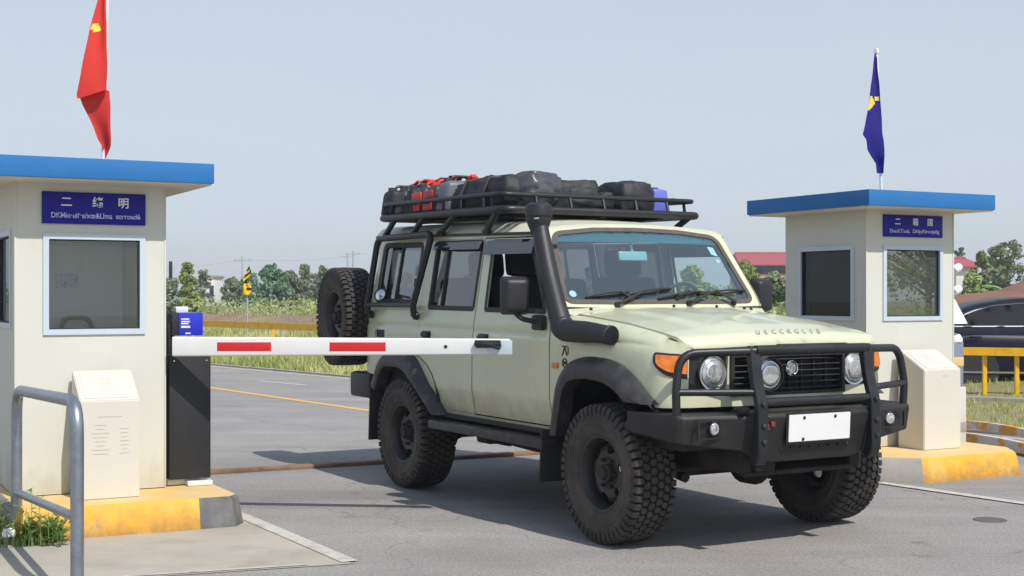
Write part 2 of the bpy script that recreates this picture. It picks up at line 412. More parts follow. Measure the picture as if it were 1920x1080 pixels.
for k in ('flagred', 'flagblue'):
    nt = M[k].node_tree; b = nt.nodes['Principled BSDF']; tr = nt.nodes.new('ShaderNodeBsdfTranslucent')
    tr.inputs['Color'].default_value = lin(236, 70, 54) if k == 'flagred' else lin(46, 42, 160)
    ms = nt.nodes.new('ShaderNodeMixShader'); ms.inputs[0].default_value = 0.3
    nt.links.new(b.outputs[0], ms.inputs[1]); nt.links.new(tr.outputs[0], ms.inputs[2]); nt.links.new(ms.outputs[0], nt.nodes['Material Output'].inputs['Surface'])
# ------------------------------------------------------------------ camera, sky, sun
CAMH, FPX, H0 = 1.484, 2552.0, 553.0
cam = bpy.data.cameras.new('camera'); co = bpy.data.objects.new('camera', cam); COL.objects.link(co)
co.location = (0, 0, CAMH); co.rotation_euler = (R(90), 0, 0)
cam.sensor_width = 36.0; cam.lens = FPX/1920.0*36.0; cam.shift_y = (H0 - 540.0)/1920.0
cam.clip_start = 0.05; cam.clip_end = 6000
SC.camera = co
SUN_EL, SUN_TH = 51.0, 38.0            # height, and angle right of straight behind the camera
sx, sy = math.sin(R(SUN_TH)), -math.cos(R(SUN_TH))
sd = Vector((sx*math.cos(R(SUN_EL)), sy*math.cos(R(SUN_EL)), math.sin(R(SUN_EL))))
sl = bpy.data.lights.new('sun', 'SUN'); sl.energy = 3.25; sl.angle = R(0.55); sl.color = (1.0, 0.955, 0.89)
so = bpy.data.objects.new('sun', sl); COL.objects.link(so); so.rotation_euler = sd.to_track_quat('Z', 'Y').to_euler(); so.location = (20, -30, 40)
W = bpy.data.worlds.new('World'); SC.world = W; W.use_nodes = True
wn = W.node_tree.nodes; wl = W.node_tree.links; bg = wn['Background']
sk = wn.new('ShaderNodeTexSky'); sk.sky_type = 'NISHITA'; sk.sun_disc = False
sk.sun_elevation = R(SUN_EL); sk.sun_rotation = math.atan2(sx, sy); sk.altitude = 100
sk.air_density = 1.0; sk.dust_density = 1.0; sk.ozone_density = 3.0
hz_ = wn.new('ShaderNodeMix'); hz_.data_type = 'RGBA'; hz_.inputs['Factor'].default_value = 0.82; hz_.inputs['B'].default_value = (4.30, 4.72, 5.24, 1)   # high thin haze whitening the blue
tc_ = wn.new('ShaderNodeTexCoord'); sz_ = wn.new('ShaderNodeSeparateXYZ'); wl.new(tc_.outputs['Generated'], sz_.inputs[0])
fr_ = wn.new('ShaderNodeMapRange'); fr_.inputs['From Min'].default_value = 0.16; fr_.inputs['From Max'].default_value = 0.75; fr_.inputs['To Min'].default_value = 0.82; fr_.inputs['To Max'].default_value = 0.24
wl.new(sz_.outputs['Z'], fr_.inputs['Value'])                       # the haze is thickest low down
mp_ = wn.new('ShaderNodeMapping'); mp_.inputs['Scale'].default_value = (1.0, 1.0, 3.2); wl.new(tc_.outputs['Generated'], mp_.inputs['Vector'])
no_ = wn.new('ShaderNodeTexNoise'); no_.inputs['Scale'].default_value = 2.2; no_.inputs['Detail'].default_value = 5; wl.new(mp_.outputs['Vector'], no_.inputs['Vector'])
nr_ = wn.new('ShaderNodeMapRange'); nr_.inputs['From Min'].default_value = 0.3; nr_.inputs['From Max'].default_value = 0.7; nr_.inputs['To Min'].default_value = -0.07; nr_.inputs['To Max'].default_value = 0.07; wl.new(no_.outputs['Fac'], nr_.inputs['Value'])
ad_ = wn.new('ShaderNodeMath'); ad_.operation = 'ADD'; ad_.use_clamp = True; wl.new(fr_.outputs['Result'], ad_.inputs[0]); wl.new(nr_.outputs['Result'], ad_.inputs[1]); wl.new(ad_.outputs[0], hz_.inputs['Factor'])
wl.new(sk.outputs[0], hz_.inputs['A']); wl.new(hz_.outputs['Result'], bg.inputs['Color']); bg.inputs['Strength'].default_value = 0.118
SC.view_settings.view_transform = 'Standard'; SC.view_settings.look = 'None'; SC.view_settings.exposure = 0.35; SC.view_settings.gamma = 1
SC.render.film_transparent = False
SC.cycles.use_denoising = True
SC.cycles.max_bounces = 10; SC.cycles.transparent_max_bounces = 16; SC.cycles.caustics_reflective = False; SC.cycles.caustics_refractive = False

# ------------------------------------------------------------------ ground
TH = R(28.0)
U = Vector((math.cos(TH), math.sin(TH), 0)); Wv = Vector((-math.sin(TH), math.cos(TH), 0))
BL = Vector((-2.32, 9.10, 0)); BR = Vector((2.98, 11.45, 0))
RD = Vector((-0.627, 0.779, 0))        # the way the road runs, off to the far left
RN = Vector((0.779, 0.627, 0))         # across it, towards the far verge
EDGE = Vector((-2.87, 24.43, 0))       # a point on the far road edge
def road(a, b, z=0.0):                 # a metres along the road, b metres beyond its far edge
    p = EDGE + RD*a + RN*b; return Vector((p.x, p.y, z))
def hill(x, y):
    """height of the rough land beyond the road"""
    p = Vector((x, y, 0)) - EDGE; b = p.dot(RN)
    if b < 0.6: return -0.012
    h = 0.35*sstep(b, 1.0, 9.0)
    h += 0.05*noise.noise(Vector((x*0.5, y*0.5, 3)))*sstep(b, 0.6, 3)
    return h
M['earth'] = mat('dry_earth', lin(150, 134, 104), 0.95, var=0.15, vscale=0.6, world=True, col2=lin(112, 122, 62), c2scale=0.35, c2lo=0.42, c2hi=0.6, c2amt=0.85, bump=0.4, bscale=8)
gb = MB()
ys_ = [-60, -20, 0, 6, 10, 13] + [14 + i*0.9 for i in range(60)] + [70, 80, 100, 140, 200, 300]
xs_ = [-255, -120, -60, -40, -30] + [-24 + i*1.0 for i in range(61)] + [42, 50, 70, 120, 295]
vs = [(x, y, hill(x, y)) for y in ys_ for x in xs_]; nx = len(xs_)
gb.add(vs, [[j*nx+i, j*nx+i+1, (j+1)*nx+i+1, (j+1)*nx+i] for j in range(len(ys_)-1) for i in range(nx-1)])
gb.build('ground', M['earth'], kind='structure', sharp=None)

def asphalt():
    m = mat('worn_asphalt', lin(112, 111, 111), 0.82, world=True)
    nt = m.node_tree; N = nt.nodes; L = nt.links; b = N['Principled BSDF']
    g = N.new('ShaderNodeNewGeometry')
    mp = N.new('ShaderNodeMapping'); mp.inputs['Rotation'].default_value = (0, 0, math.atan2(-RD.y, -RD.x)*-1); mp.inputs['Scale'].default_value = (0.12, 1.0, 1)
    L.new(g.outputs['Position'], mp.inputs['Vector'])
    def nz(scale, src, det=6, ro=0.6):
        n = N.new('ShaderNodeTexNoise'); n.inputs['Scale'].default_value = scale; n.inputs['Detail'].default_value = det; n.inputs['Roughness'].default_value = ro
        L.new(src, n.inputs['Vector']); return n.outputs['Fac']
    def rng(src, a, b_, c, d):
        r = N.new('ShaderNodeMapRange'); r.inputs['From Min'].default_value = a; r.inputs['From Max'].default_value = b_
        r.inputs['To Min'].default_value = c; r.inputs['To Max'].default_value = d; L.new(src, r.inputs['Value']); return r.outputs['Result']
    def mul(a, b_):
        q = N.new('ShaderNodeMath'); q.operation = 'MULTIPLY'; L.new(a, q.inputs[0]); L.new(b_, q.inputs[1]); return q.outputs[0]
    fine = mul(rng(nz(85, g.outputs['Position'], 2, 0.8), 0.32, 0.68, 0.62, 1.38), rng(nz(38, g.outputs['Position'], 2, 0.6), 0.3, 0.7, 0.84, 1.16))
    mid = rng(nz(1.1, g.outputs['Position']), 0.3, 0.7, 0.88, 1.1)
    trk = rng(nz(1.3, mp.outputs['Vector'], 4), 0.35, 0.7, 0.86, 1.12)
    f = mul(mul(fine, mid), trk)
    # hairline cracks
    vo = N.new('ShaderNodeTexVoronoi'); vo.feature = 'DISTANCE_TO_EDGE'; vo.inputs['Scale'].default_value = 0.33
    wob = N.new('ShaderNodeVectorMath'); wob.operation = 'MULTIPLY_ADD'
    nn = N.new('ShaderNodeTexNoise'); nn.inputs['Scale'].default_value = 1.7; nn.inputs['Detail'].default_value = 8
    L.new(g.outputs['Position'], nn.inputs['Vector']); L.new(nn.outputs['Color'], wob.inputs[0]); wob.inputs[1].default_value = (0.9, 0.9, 0); L.new(g.outputs['Position'], wob.inputs[2])
    L.new(wob.outputs['Vector'], vo.inputs['Vector'])
    crk = rng(vo.outputs['Distance'], 0.0, 0.0035, 0.72, 1.0)
    f = mul(f, crk)
    # oil-darkened wheel paths and old stains
    drk = rng(nz(0.55, mp.outputs['Vector'], 7, 0.7), 0.54, 0.72, 1.0, 0.74)
    spot = rng(nz(2.3, g.outputs['Position'], 5, 0.6), 0.64, 0.72, 1.0, 0.72)
    grit = rng(nz(160, g.outputs['Position'], 1, 0.5), 0.68, 0.74, 1.0, 1.5)
    f = mul(mul(f, drk), mul(spot, grit))
    sc = N.new('ShaderNodeVectorMath'); sc.operation = 'SCALE'; sc.inputs[0].default_value = lin(147, 143, 139)[:3]
    L.new(f, sc.inputs['Scale']); L.new(sc.outputs['Vector'], b.inputs['Base Color'])
    bp = N.new('ShaderNodeBump'); bp.inputs['Strength'].default_value = 0.35; bp.inputs['Distance'].default_value = 0.006
    L.new(nz(120, g.outputs['Position'], 3), bp.inputs['Height']); L.new(bp.outputs['Normal'], b.inputs['Normal'])
    return m
M['asphalt'] = asphalt()
def sheet(name, pts, m, z, kind='structure', wob=0.0):
    mb = MB(); mb.add([(p[0], p[1], z) for p in pts], [list(range(len(pts)))]); return mb.build(name, m, kind=kind, sharp=None)
# asphalt: from the far edge back past the camera
rp = [road(70, 0), road(-40, 0), road(-40, -34), road(70, -34)]
sheet('road', rp, M['asphalt'], 0.0)
M['concrete'] = mat('pale_concrete_apron', lin(172, 166, 153), 0.9, var=0.10, vscale=1.2, world=True, col2=lin(146, 139, 124), c2scale=2.6, c2lo=0.48, c2hi=0.72, c2amt=0.7, bump=0.2, bscale=60)
WL0, WL1 = Vector((-1.85, 9.19, 0)), Vector((-0.96, 7.65, 0)); wd = (WL1 - WL0).normalized(); wnrm = Vector((-wd.y, wd.x, 0))*-1
far0 = WL0 - wd*0.35; near0 = WL0 + wd*1.95
# apron on the near side of the left island, ending in a straight joint
sheet('concrete_apron', [far0 + Vector((-0.02, 0, 0)), near0, near0 + Vector((-2.2, -0.75, 0)), near0 + Vector((-9, -3.4, 0)), far0 + Vector((-9, -2.0, 0)), far0 + Vector((-1.2, -0.2, 0))], M['concrete'], 0.004)
M['wline'] = mat('worn_white_road_paint', lin(192, 189, 181), 0.8, world=True, var=0.06, vscale=6, col2=lin(140, 138, 134), c2scale=9, c2lo=0.5, c2hi=0.66, c2amt=0.75)
M['yline'] = mat('worn_yellow_road_paint', lin(222, 176, 84), 0.8, world=True, var=0.06, vscale=6, col2=lin(150, 138, 108), c2scale=7, c2lo=0.55, c2hi=0.75, c2amt=0.6)
def stripe(mb, a, b, w, z):
    a = Vector(a); b = Vector(b); d = (b - a).normalized(); n = Vector((-d.y, d.x, 0))*(w/2)
    k = max(1, int((b-a).length/2)); 
    for i in range(k):
        p = a.lerp(b, i/k); q = a.lerp(b, (i+1)/k)
        mb.add([(*(p-n).xy, z), (*(q-n).xy, z), (*(q+n).xy, z), (*(p+n).xy, z)], [[0, 1, 2, 3]])
mk = MB()
stripe(mk, WL0 - wd*0.1, WL0 + wd*1.9, 0.10, 0.008)
q0, q1 = Vector((2.90, 10.72, 0)), Vector((3.63, 9.66, 0)); qd = (q1-q0).normalized()
stripe(mk, q0, q0 + qd*9, 0.10, 0.008)
stripe(mk, near0 + Vector((-0.25, -0.04, 0)), near0 + Vector((-2.1, -0.68, 0)), 0.035, 0.008)
stripe(mk, Vector((-4.36, 23.43, 0)), Vector((-3.40, 22.38, 0)), 0.11, 0.004)
for k in (1, 2, 3): stripe(mk, Vector((-4.36, 23.43, 0)) + RD*4.6*k, Vector((-3.40, 22.38, 0)) + RD*4.6*k, 0.11, 0.004)
stripe(mk, road(70, -0.25), road(-40, -0.25), 0.10, 0.004)
mk.build('white_road_markings', M['wline'], kind='structure', sharp=None)
mk = MB(); y0, y1 = Vector((-4.75, 21.64, 0)), Vector((-1.85, 17.45, 0)); yd = (y1-y0).normalized()
stripe(mk, y0 - yd*40, y1 + yd*3.2, 0.12, 0.004)
mk.build('yellow_road_marking', M['yline'], kind='structure', sharp=None)
# kerb stones along the far verge
kb = MB()
for i in range(70):
    a = 40 - i*1.0; p = road(a - 0.5, 0.09)
    kb.boxr((p.x, p.y, 0.004), (0.992, 0.12, 0.05), Matrix.Rotation(math.atan2(RD.y, RD.x), 4, 'Z'), bevel=0.012)
kb.build('kerb', M['kpale'], kind='structure')
# steel strip set in the road between the islands, a little proud of it
st = MB(); a, b = Vector((-4.06, 10.49, 0)), Vector((2.7, 13.95, 0))
ang = math.atan2(b.y-a.y, b.x-a.x)
st.boxr((*((a+b)/2).xy, 0.016), ((b-a).length, 0.11, 0.034), Matrix.Rotation(ang, 4, 'Z'), bevel=0.01)
M['rust'] = mat('rusty_steel', lin(142, 112, 88), 0.8, var=0.15, vscale=5, col2=lin(96, 78, 64), c2scale=4, c2lo=0.45, c2hi=0.7, bump=0.2, bscale=60)
tag(st.build('threshold_strip', M['rust']), 'rusty steel strip crossing the asphalt behind the car', 'strip')
mh = MB(); mh.lathe([(0.0, 0.004), (0.09, 0.004), (0.105, 0.005), (0.11, 0.0)], Matrix.Translation((3.15, 8.97, 0)), 24)
tag(mh.build('drain_cover', mat('dusty_iron', lin(92, 89, 87), 0.8, var=0.15, vscale=20)), 'small round dark drain cover set in the asphalt by the right lane', 'drain cover')
# ------------------------------------------------------------------ the two booths
Z0, ZS, ZR = 0.20, 2.212, 2.342      # island top, soffit, roof top
def vframe(axis, fixed):
    """matrix taking (a, z, d) to a wall: axis 'x' -> wall facing -y, 'y' -> wall facing -x"""
    if axis == 'x': return Matrix(((1, 0, 0, 0), (0, 0, -1, fixed), (0, 1, 0, 0), (0, 0, 0, 1)))
    return Matrix(((0, 0, -1, fixed), (1, 0, 0, 0), (0, 1, 0, 0), (0, 0, 0, 1)))
def booth(name, O, xa, xb, dep, fwin, swin, ov, label, txt1, txt2, sgn, sheet_on_wall, t1s):
    r = empty(name, (O.x, O.y, 0), TH, label, 'guard booth', 'guard booths at the barrier')
    t = 0.06
    w = MB()
    f = vframe('x', 0.0)
    def rc(a, b, c, d): return [(a, b), (c, b), (c, d), (a, d)]
    w.ring(rc(xa, Z0, xb, ZS), rc(*fwin), -t, 0, f)
    # back wall (closed), inner side grey
    w.box(((xa+xb)/2, dep - t/2, (Z0+ZS)/2), (xb-xa, t, ZS-Z0))
    s = vframe('y', xa)
    ya, yb = t + 0.0005, dep - t - 0.0005
    w.ring(rc(ya, Z0, yb, ZS), rc(*swin), -t, 0, s)
    w.box((xb - t/2, (ya+yb)/2, (Z0+ZS)/2), (t, yb-ya, ZS-Z0))
    wl_ = w.build('wall', M['wall'], r, sharp=20)
    ins = MB()
    ins.box(((xa+xb)/2, dep - t - 0.008, (Z0+ZS)/2), (xb-xa-2*t-0.02, 0.012, ZS-Z0-0.05))
    ins.build('inner_panel', M['bwallin'], r)
    dr = MB(); dx = lerp(xa, xb, 0.42)
    dr.box((dx, dep - t - 0.02, 1.12), (0.40, 0.012, 1.80), bevel=0.004)
    dr.box((dx + 0.16, dep - t - 0.034, 1.12), (0.03, 0.014, 0.10), bevel=0.004)
    dr.build('door', M['bwallin'], r)
    tl = MB(); tl.box((lerp(xa, xb, 0.62), dep - t - 0.03, 1.87), (0.44, 0.03, 0.035), bevel=0.006); tl.build('reflection_strip', M['white'], r)  # white strip added in place of a line reflected in the window
    fl = MB(); fl.box(((xa+xb)/2, dep/2, Z0 + 0.012), (xb-xa-2*t-0.01, dep-2*t-0.01, 0.02)); fl.build('floor', M['dark'], r)
    dk = MB(); dk.box(((xa+xb)/2, t + 0.14, 1.10), (xb-xa-2*t-0.02, 0.24, 0.03), bevel=0.004); dk.build('counter', M['bwallin'], r)
    # windows
    def window(nm, fr, rect, out):
        a, b, c, d = rect; k = 0.030
        wf = MB(); wf.ring(rc(a-.006, b-.006, c+.006, d+.006), rc(a+k, b+k, c-k, d-k), -0.045, out, fr)
        o = wf.build('window', M['alu'], r, sharp=20)
        g = MB(); g.prism(rc(a+k, b+k, c-k, d-k), -0.028, -0.022, fr); g.build('pane', M[('bglass' if xa < -0.5 else 'mirrorglass') if nm == 'front' else 'bsglass'], o)
        q = MB(); q.ring(rc(a+k-.001, b+k-.001, c-k+.001, d-k+.001), rc(a+k+.008, b+k+.008, c-k-.008, d-k-.008), -0.02, -0.006, fr); q.build('gasket', M['rubber'], o)
    window('front', f, fwin, 0.012)
    window('side', s, swin, 0.012)
    # corner trims
    tr = MB()
    for x in (xa, xb): tr.box((x, -0.001, (Z0+ZS)/2), (0.012, 0.010, ZS-Z0-0.004), bevel=0.002)
    tr.build('corner_trim', M['wall'], r)
    # roof
    x0, x1, y0, y1 = ov
    rf = MB(); rf.box(((x0+x1)/2, (y0+y1)/2, (ZS+ZR)/2 + 0.004), (x1-x0, y1-y0, ZR-ZS), bevel=0.006)
    rfo = rf.build('roof', M['fascia'], r)
    sf = MB(); sf.box(((x0+x1)/2, (y0+y1)/2, ZS + 0.0005), (x1-x0-0.03, y1-y0-0.03, 0.016)); sf.build('soffit', M['soffit'], rfo)
    # sign
    a, b, c, d = sgn
    sg = MB(); sg.box(((a+c)/2, -0.008, (b+d)/2), (c-a, 0.014, d-b), bevel=0.002); so_ = sg.build('sign', M['sign'], r)
    wd_ = c - a; ht = d - b
    tm = Matrix.Translation(((a+c)/2, -0.0165, (b+d)/2)) @ Matrix.Rotation(R(90), 4, 'X')
    for ch, px in zip(txt1, (-0.27, 0.03, 0.28)):
        v, fc = text_mesh(ch, ht*0.36, 0.0008, bold=0.010); lm = MB(); lm.add(v, fc, 0, tm @ Matrix.Translation((px*wd_, ht*0.17, 0)))
        lm.build('lettering', M['lett'], so_, sharp=None, fix=False)
    lm = MB(); v, fc = text_mesh(txt2, ht*0.235, 0.0008, bold=0.012)
    sxx = t1s*wd_/(max(p[0] for p in v) - min(p[0] for p in v))
    x0_, x1_ = min(p[0] for p in v)*sxx, max(p[0] for p in v)*sxx
    for k, word in enumerate(txt2.split('  ')):        # each word its own piece
        v, fc = text_mesh(word, ht*0.235, 0.0008, bold=0.012); lo, hi = min(p[0] for p in v)*sxx, max(p[0] for p in v)*sxx
        sh_ = x0_ - lo if k == 0 else x1_ - hi
        lm = MB(); lm.add([(p[0]*sxx + sh_, p[1], p[2]) for p in v], fc, 0, tm @ Matrix.Translation((0.015*wd_, -ht*0.24, 0)))
        lm.build('lettering', M['lett2'], so_, sharp=None, fix=False)
    return r
lb = booth('guard_booth', BL, -0.95, 0.0, 1.05, (-0.775, 1.232, -0.138, 1.874), (0.16, 1.27, 0.87, 1.90), (-1.42, 0.251, -0.30, 1.32),
      'cream guard booth with blue flat roof beside the black barrier cabinet', '二绪明', 'DKMio·uiг·a/xœ&Llma  sorroud6', (-0.789, 1.944, -0.132, 2.15), None, 0.86)
rb = booth('guard_booth', BR, 0.0, 1.0, 1.05, (0.19, 1.27, 0.865, 1.90), (0.15, 1.27, 0.86, 1.90), (-0.245, 1.19, -0.30, 1.30),
      'cream guard booth behind the front of the green off-road car', '二箱国', 'DuuKTzuiL  DNpINrvolp0g', (0.183, 1.98, 0.86, 2.168), None, 0.84)
# notice and chair inside the left booth
tag((MB().box((0, 0, 0), (0.155, 0.004, 0.105))).build('paper_notice', mat('pale_blue_paper', lin(190, 222, 236), 0.7, var=0.08, vscale=30, col2=lin(90, 140, 180), c2scale=26, c2lo=0.52, c2hi=0.6), None), 'pale blue paper notice on the back wall inside the booth', 'notice')
n_ = bpy.data.objects['paper_notice']; n_.parent = None
p = BL + U*(-0.465) + Wv*0.958; n_.location = (p.x, p.y, 1.585); n_.rotation_euler = (0, 0, TH)
p = BL + U*(-0.39) + Wv*0.62
ch = empty('office_chair', (p.x, p.y, Z0 + 0.022), TH + R(8), 'black office chair with open armrests inside the cream booth', 'chair')
c_ = MB(); c_.box((0, 0, 0.50), (0.40, 0.40, 0.07), bevel=0.02); c_.build('seat', M['seat'], ch)
c_ = MB(); c_.tube(fillet([(-0.11, 0.2, 0.55), (-0.12, 0.22, 0.98), (-0.09, 0.22, 1.10), (0.09, 0.22, 1.10), (0.12, 0.22, 0.98), (0.11, 0.2, 0.55)], 0.06), 0.018); c_.box((0, 0.215, 0.86), (0.2, 0.02, 0.24), bevel=0.008); c_.build('backrest', M['dark'], ch)
c_ = MB(); c_.tube([(0, 0, 0.06), (0, 0, 0.48)], 0.025)
for k in range(5): c_.tube([(0, 0, 0.07), (0.2*math.cos(k*1.257), 0.2*math.sin(k*1.257), 0.03)], 0.014)
c_.build('base', M['dark'], ch)

# ------------------------------------------------------------------ islands
def island(name, O, pts, inset, label, facecols):
    """pts: foot outline (local, ccw seen from above); facecols: material index per side"""
    r = empty(name, (O.x, O.y, 0), TH, label, 'kerb island', 'painted islands under the booths')
    top = shrink(pts, inset); n = len(pts); zt = Z0 - 0.006
    top2 = shrink(pts, inset + 0.018)
    groups = {}
    for i in range(n):
        j = (i+1) % n; g = groups.setdefault(facecols[i], MB())
        a, b = Vector(pts[i]), Vector(pts[j]); c, d = Vector(top[i]), Vector(top[j]); e, f2 = Vector(top2[i]), Vector(top2[j])
        k = max(1, int((b-a).length/0.08)); V = []; Fc = []
        for q in range(k+1):
            t = q/k; P0 = a.lerp(b, t); P1 = c.lerp(d, t); P2 = e.lerp(f2, t)
            jt = 0.004*noise.noise(Vector((P0.x*6, P0.y*6, i)))
            V += [(P0.x, P0.y, -0.02), (P0.x, P0.y, 0.012), (P1.x + jt, P1.y + jt, zt - 0.02 + jt), (P2.x, P2.y, zt)]
        for q in range(k):
            o = q*4
            for z in range(3): Fc.append([o+z, o+4+z, o+5+z, o+1+z])
        g.add(V, Fc)
    names = {0: ('painted_side', M['yellow']), 1: ('end_side', M['kgrey']), 2: ('end_side', M['kpale'])}
    for k, g in groups.items(): g.build(names[k][0], names[k][1], r, sharp=40)
    tp = MB(); panel(tp, top2, [], lambda x, y: (x, y, zt), 0.3); tp.build('top', M['ytop'], r, sharp=None)
    return r
li = island('kerb_island', BL, [(-1.05, 0.62 - 1.20), (0.075, -0.61), (0.30, -0.615), (0.385, -0.50), (0.36, 1.55), (-1.05, 1.55)], 0.03,
       'yellow painted kerb island with a dark grey end under the barrier cabinet', [0, 1, 1, 2, 2, 2])
ri = island('kerb_island', BR, [(-0.13, -0.79), (0.97, -0.77), (1.17, -0.5), (1.17, 1.5), (-0.62, 1.5), (-0.52, -0.45)], 0.035,
       'faded yellow kerb island with a pale concrete end beside the car tyre', [0, 0, 2, 2, 2, 2])

# ------------------------------------------------------------------ sloping kiosks in front of the booths
def kiosk(O, x0, x1, yf, yb, zf, zb, label, lines=True):
    r = empty('information_kiosk', ((O + U*((x0+x1)/2) + Wv*yf).x, (O + U*((x0+x1)/2) + Wv*yf).y, Z0 - 0.006), TH, label, 'kiosk', 'sloping kiosks in front of the booths')
    w = x1 - x0; d = yb - yf; h0, h1 = zf - Z0, zb - Z0
    bm = bmesh.new()
    prof = [(0, 0), (d, 0), (d, h1), (d - 0.02, h1), (0, h0)]
    vs = [[bm.verts.new((sx_, y, z)) for y, z in prof] for sx_ in (-w/2, w/2)]
    bm.faces.new(vs[0]); bm.faces.new(vs[1][::-1])
    for i in range(len(prof)):
        j = (i+1) % len(prof); bm.faces.new([vs[0][i], vs[1][i], vs[1][j], vs[0][j]])
    bmesh.ops.recalc_face_normals(bm, faces=bm.faces[:])
    bmesh.ops.bevel(bm, geom=bm.edges[:], offset=0.006, segments=2, affect='EDGES')
    m = MB(); m.frombm(bm); m.build('body', M['kiosk'], r)
    # sloping sheet with a printed block, printed lines on the front
    sl_ = math.atan2(h1 - h0, d - 0.02); L_ = math.hypot(h1 - h0, d - 0.02)
    T = Matrix.Translation((0, 0, h0)) @ Matrix.Rotation(sl_, 4, 'X')
    q = MB(); q.box((0, L_*0.5, 0.002), (w*0.80, L_*0.84, 0.004), T, bevel=0.001); pl = q.build('sloping_plate', M['kiosk'], r)
    q = MB()
    for k in range(9): q.box((0.0 + 0.004*((k*7) % 5 - 2), L_*0.72 - k*L_*0.055, 0.0046), (w*0.30 - 0.012*((k*3) % 4), L_*0.030, 0.001), T)
    q.build('printed_block', M['print'], pl)
    q = MB(); q2 = MB()
    for k in range(10) if lines else ():
        if k == 1: continue
        zz = h0 - 0.10 - k*0.026
        q.box((-w*0.16 + (0.0 if k else 0.06), -0.0012, zz), (w*(0.30 if k else 0.40) - 0.02*((k*5) % 4), 0.001, 0.006))
        if k > 2: q2.box((w*0.24, -0.0012, zz), (w*0.16 - 0.01*(k % 3), 0.001, 0.005))
    if not lines: q.box((w*0.08, -0.0012, h0 - 0.05), (w*0.16, 0.001, 0.010))
    q.build('printed_lines', M['print'], r)
    if lines: q2.build('printed_lines', M['print'], r)
    return r
kiosk(BL, -0.611, -0.241, -0.33, -0.05, 0.822, 1.0, 'white sloping kiosk beside the galvanised hoop rail')
kiosk(BR, 0.299, 0.718, -0.36, -0.06, 0.866, 1.022, 'white sloping kiosk at the front corner of the car', False)

# ------------------------------------------------------------------ barrier gate
gp = BL + U*0.175 + Wv*0.20
ga = empty('barrier_gate', (gp.x, gp.y, Z0), TH, 'black barrier cabinet with a white boom carrying two red bands', 'barrier gate')
g = MB(); g.box((0, 0, 0.46), (0.285, 0.36, 0.84), bevel=0.012); g.box((0, 0, 0.875), (0.27, 0.34, 0.02), bevel=0.004)
gc = g.build('cabinet', M['gate'], ga)
for x in (-0.11, 0.11):
    g = MB(); g.tube([(x, -0.1815, 0.84), (x, -0.186, 0.84)], 0.006, 8); g.build('screw', M['chrome'], gc)
g = MB(); g.box((0.06, -0.16, 0.012), (0.17, 0.12, 0.03), bevel=0.004); g.box((-0.03, 0.02, 0.022), (0.22, 0.30, 0.045), bevel=0.004); g.build('base_plate', M['white'], ga)
# housing
hz = 1.285 - Z0
g = MB(); g.box((0.025, -0.02, hz), (0.165, 0.17, 0.155), bevel=0.004); ho = g.build('housing', M['blue'], ga)
g = MB(); g.box((-0.082, -0.02, hz - 0.002), (0.045, 0.168, 0.15), bevel=0.003); g.box((-0.10, 0.0, hz - 0.11), (0.05, 0.15, 0.24), bevel=0.02); g.build('side_plate', M['gate'], ho)
g = MB()
for k, (x, z, w_) in enumerate([(-0.015, 0.035, 0.055), (-0.012, 0.018, 0.06), (-0.018, 0.004, 0.05), (-0.012, -0.018, 0.062), (0.004, -0.062, 0.035)]):
    g.box((x, -0.1062, hz + z), (w_, 0.001, 0.009 if k not in (3,) else 0.014))
g.build('label', M['white'], ho)
g = MB(); g.box((-0.02, 0.0, hz + 0.098), (0.085, 0.09, 0.042), bevel=0.008); g.build('cap', M['white'], ho)
g = MB(); g.tube([(-0.06, -0.06, 0.88), (-0.06, -0.06, 0.99)], 0.016, 10); g.build('pivot', M['gate'], ga)
g = MB(); g.tube([(0.02, 0.02, 0.88), (0.02, 0.02, 0.99)], 0.03, 12); g.build('pivot', M['gate'], ga)
# boom: world direction almost across the picture
bs = Vector((-2.245, 9.04, 1.143)); be = Vector((0.02, 8.80, 1.150)); bd = (be - bs); BLn = bd.length
T = Matrix.Translation(bs) @ Matrix.Rotation(math.atan2(bd.y, bd.x), 4, 'Z') @ Matrix.Rotation(-math.asin(bd.z/BLn), 4, 'Y')
Tl = Matrix.Rotation(-TH, 4, 'Z') @ Matrix.Translation((-gp.x, -gp.y, -Z0)) @ T
def boomz(x): t = x/BLn; return lerp(-0.066, -0.052, t), lerp(0.064, 0.050, t)
bm = bmesh.new(); prof = []
N_ = 12; rows = []
for i in range(N_+1):
    x = BLn*i/N_*0.985; z0, z1 = boomz(x); yy = 0.032
    sec = roundpoly([(-yy, z0), (yy, z0), (yy, z1), (-yy, z1)], 0.012, 3)
    rows.append([bm.verts.new((x, a, b)) for a, b in sec])
for i in range(N_):
    n = len(rows[0])
    for k in range(n): bm.faces.new([rows[i][k], rows[i+1][k], rows[i+1][(k+1) % n], rows[i][(k+1) % n]])
bm.faces.new(rows[0][::-1]); bm.faces.new(rows[-1])
g = MB(); g.frombm(bm, Tl); bo = g.build('boom', M['white'], ga, sharp=40)
def bx(px): # pixel column on the boom -> distance along it
    k = (px - 960)/FPX; return (bs.x - k*bs.y)/(k*bd.y/BLn - bd.x/BLn)
for a, b in ((410, 511), (620, 725)):
    g = MB(); xa, xb = bx(a), bx(b)
    g.box(((xa+xb)/2, -0.0325, -0.001), (xb-xa, 0.002, 0.058), Tl, bevel=0.0008); g.build('red_band', M['red'], bo)
g = MB(); g.tube([(bx(837), -0.0335, 0), (bx(837), -0.030, 0)], 0.012, 12, M=Tl); g.build('bolt_hole', M['dark'], bo)
g = MB(); g.box((bx(938), -0.034, -0.004), (bx(962)-bx(915), 0.006, 0.092), Tl, bevel=0.002); g.build('end_plate', M['alu'], bo)
g = MB()
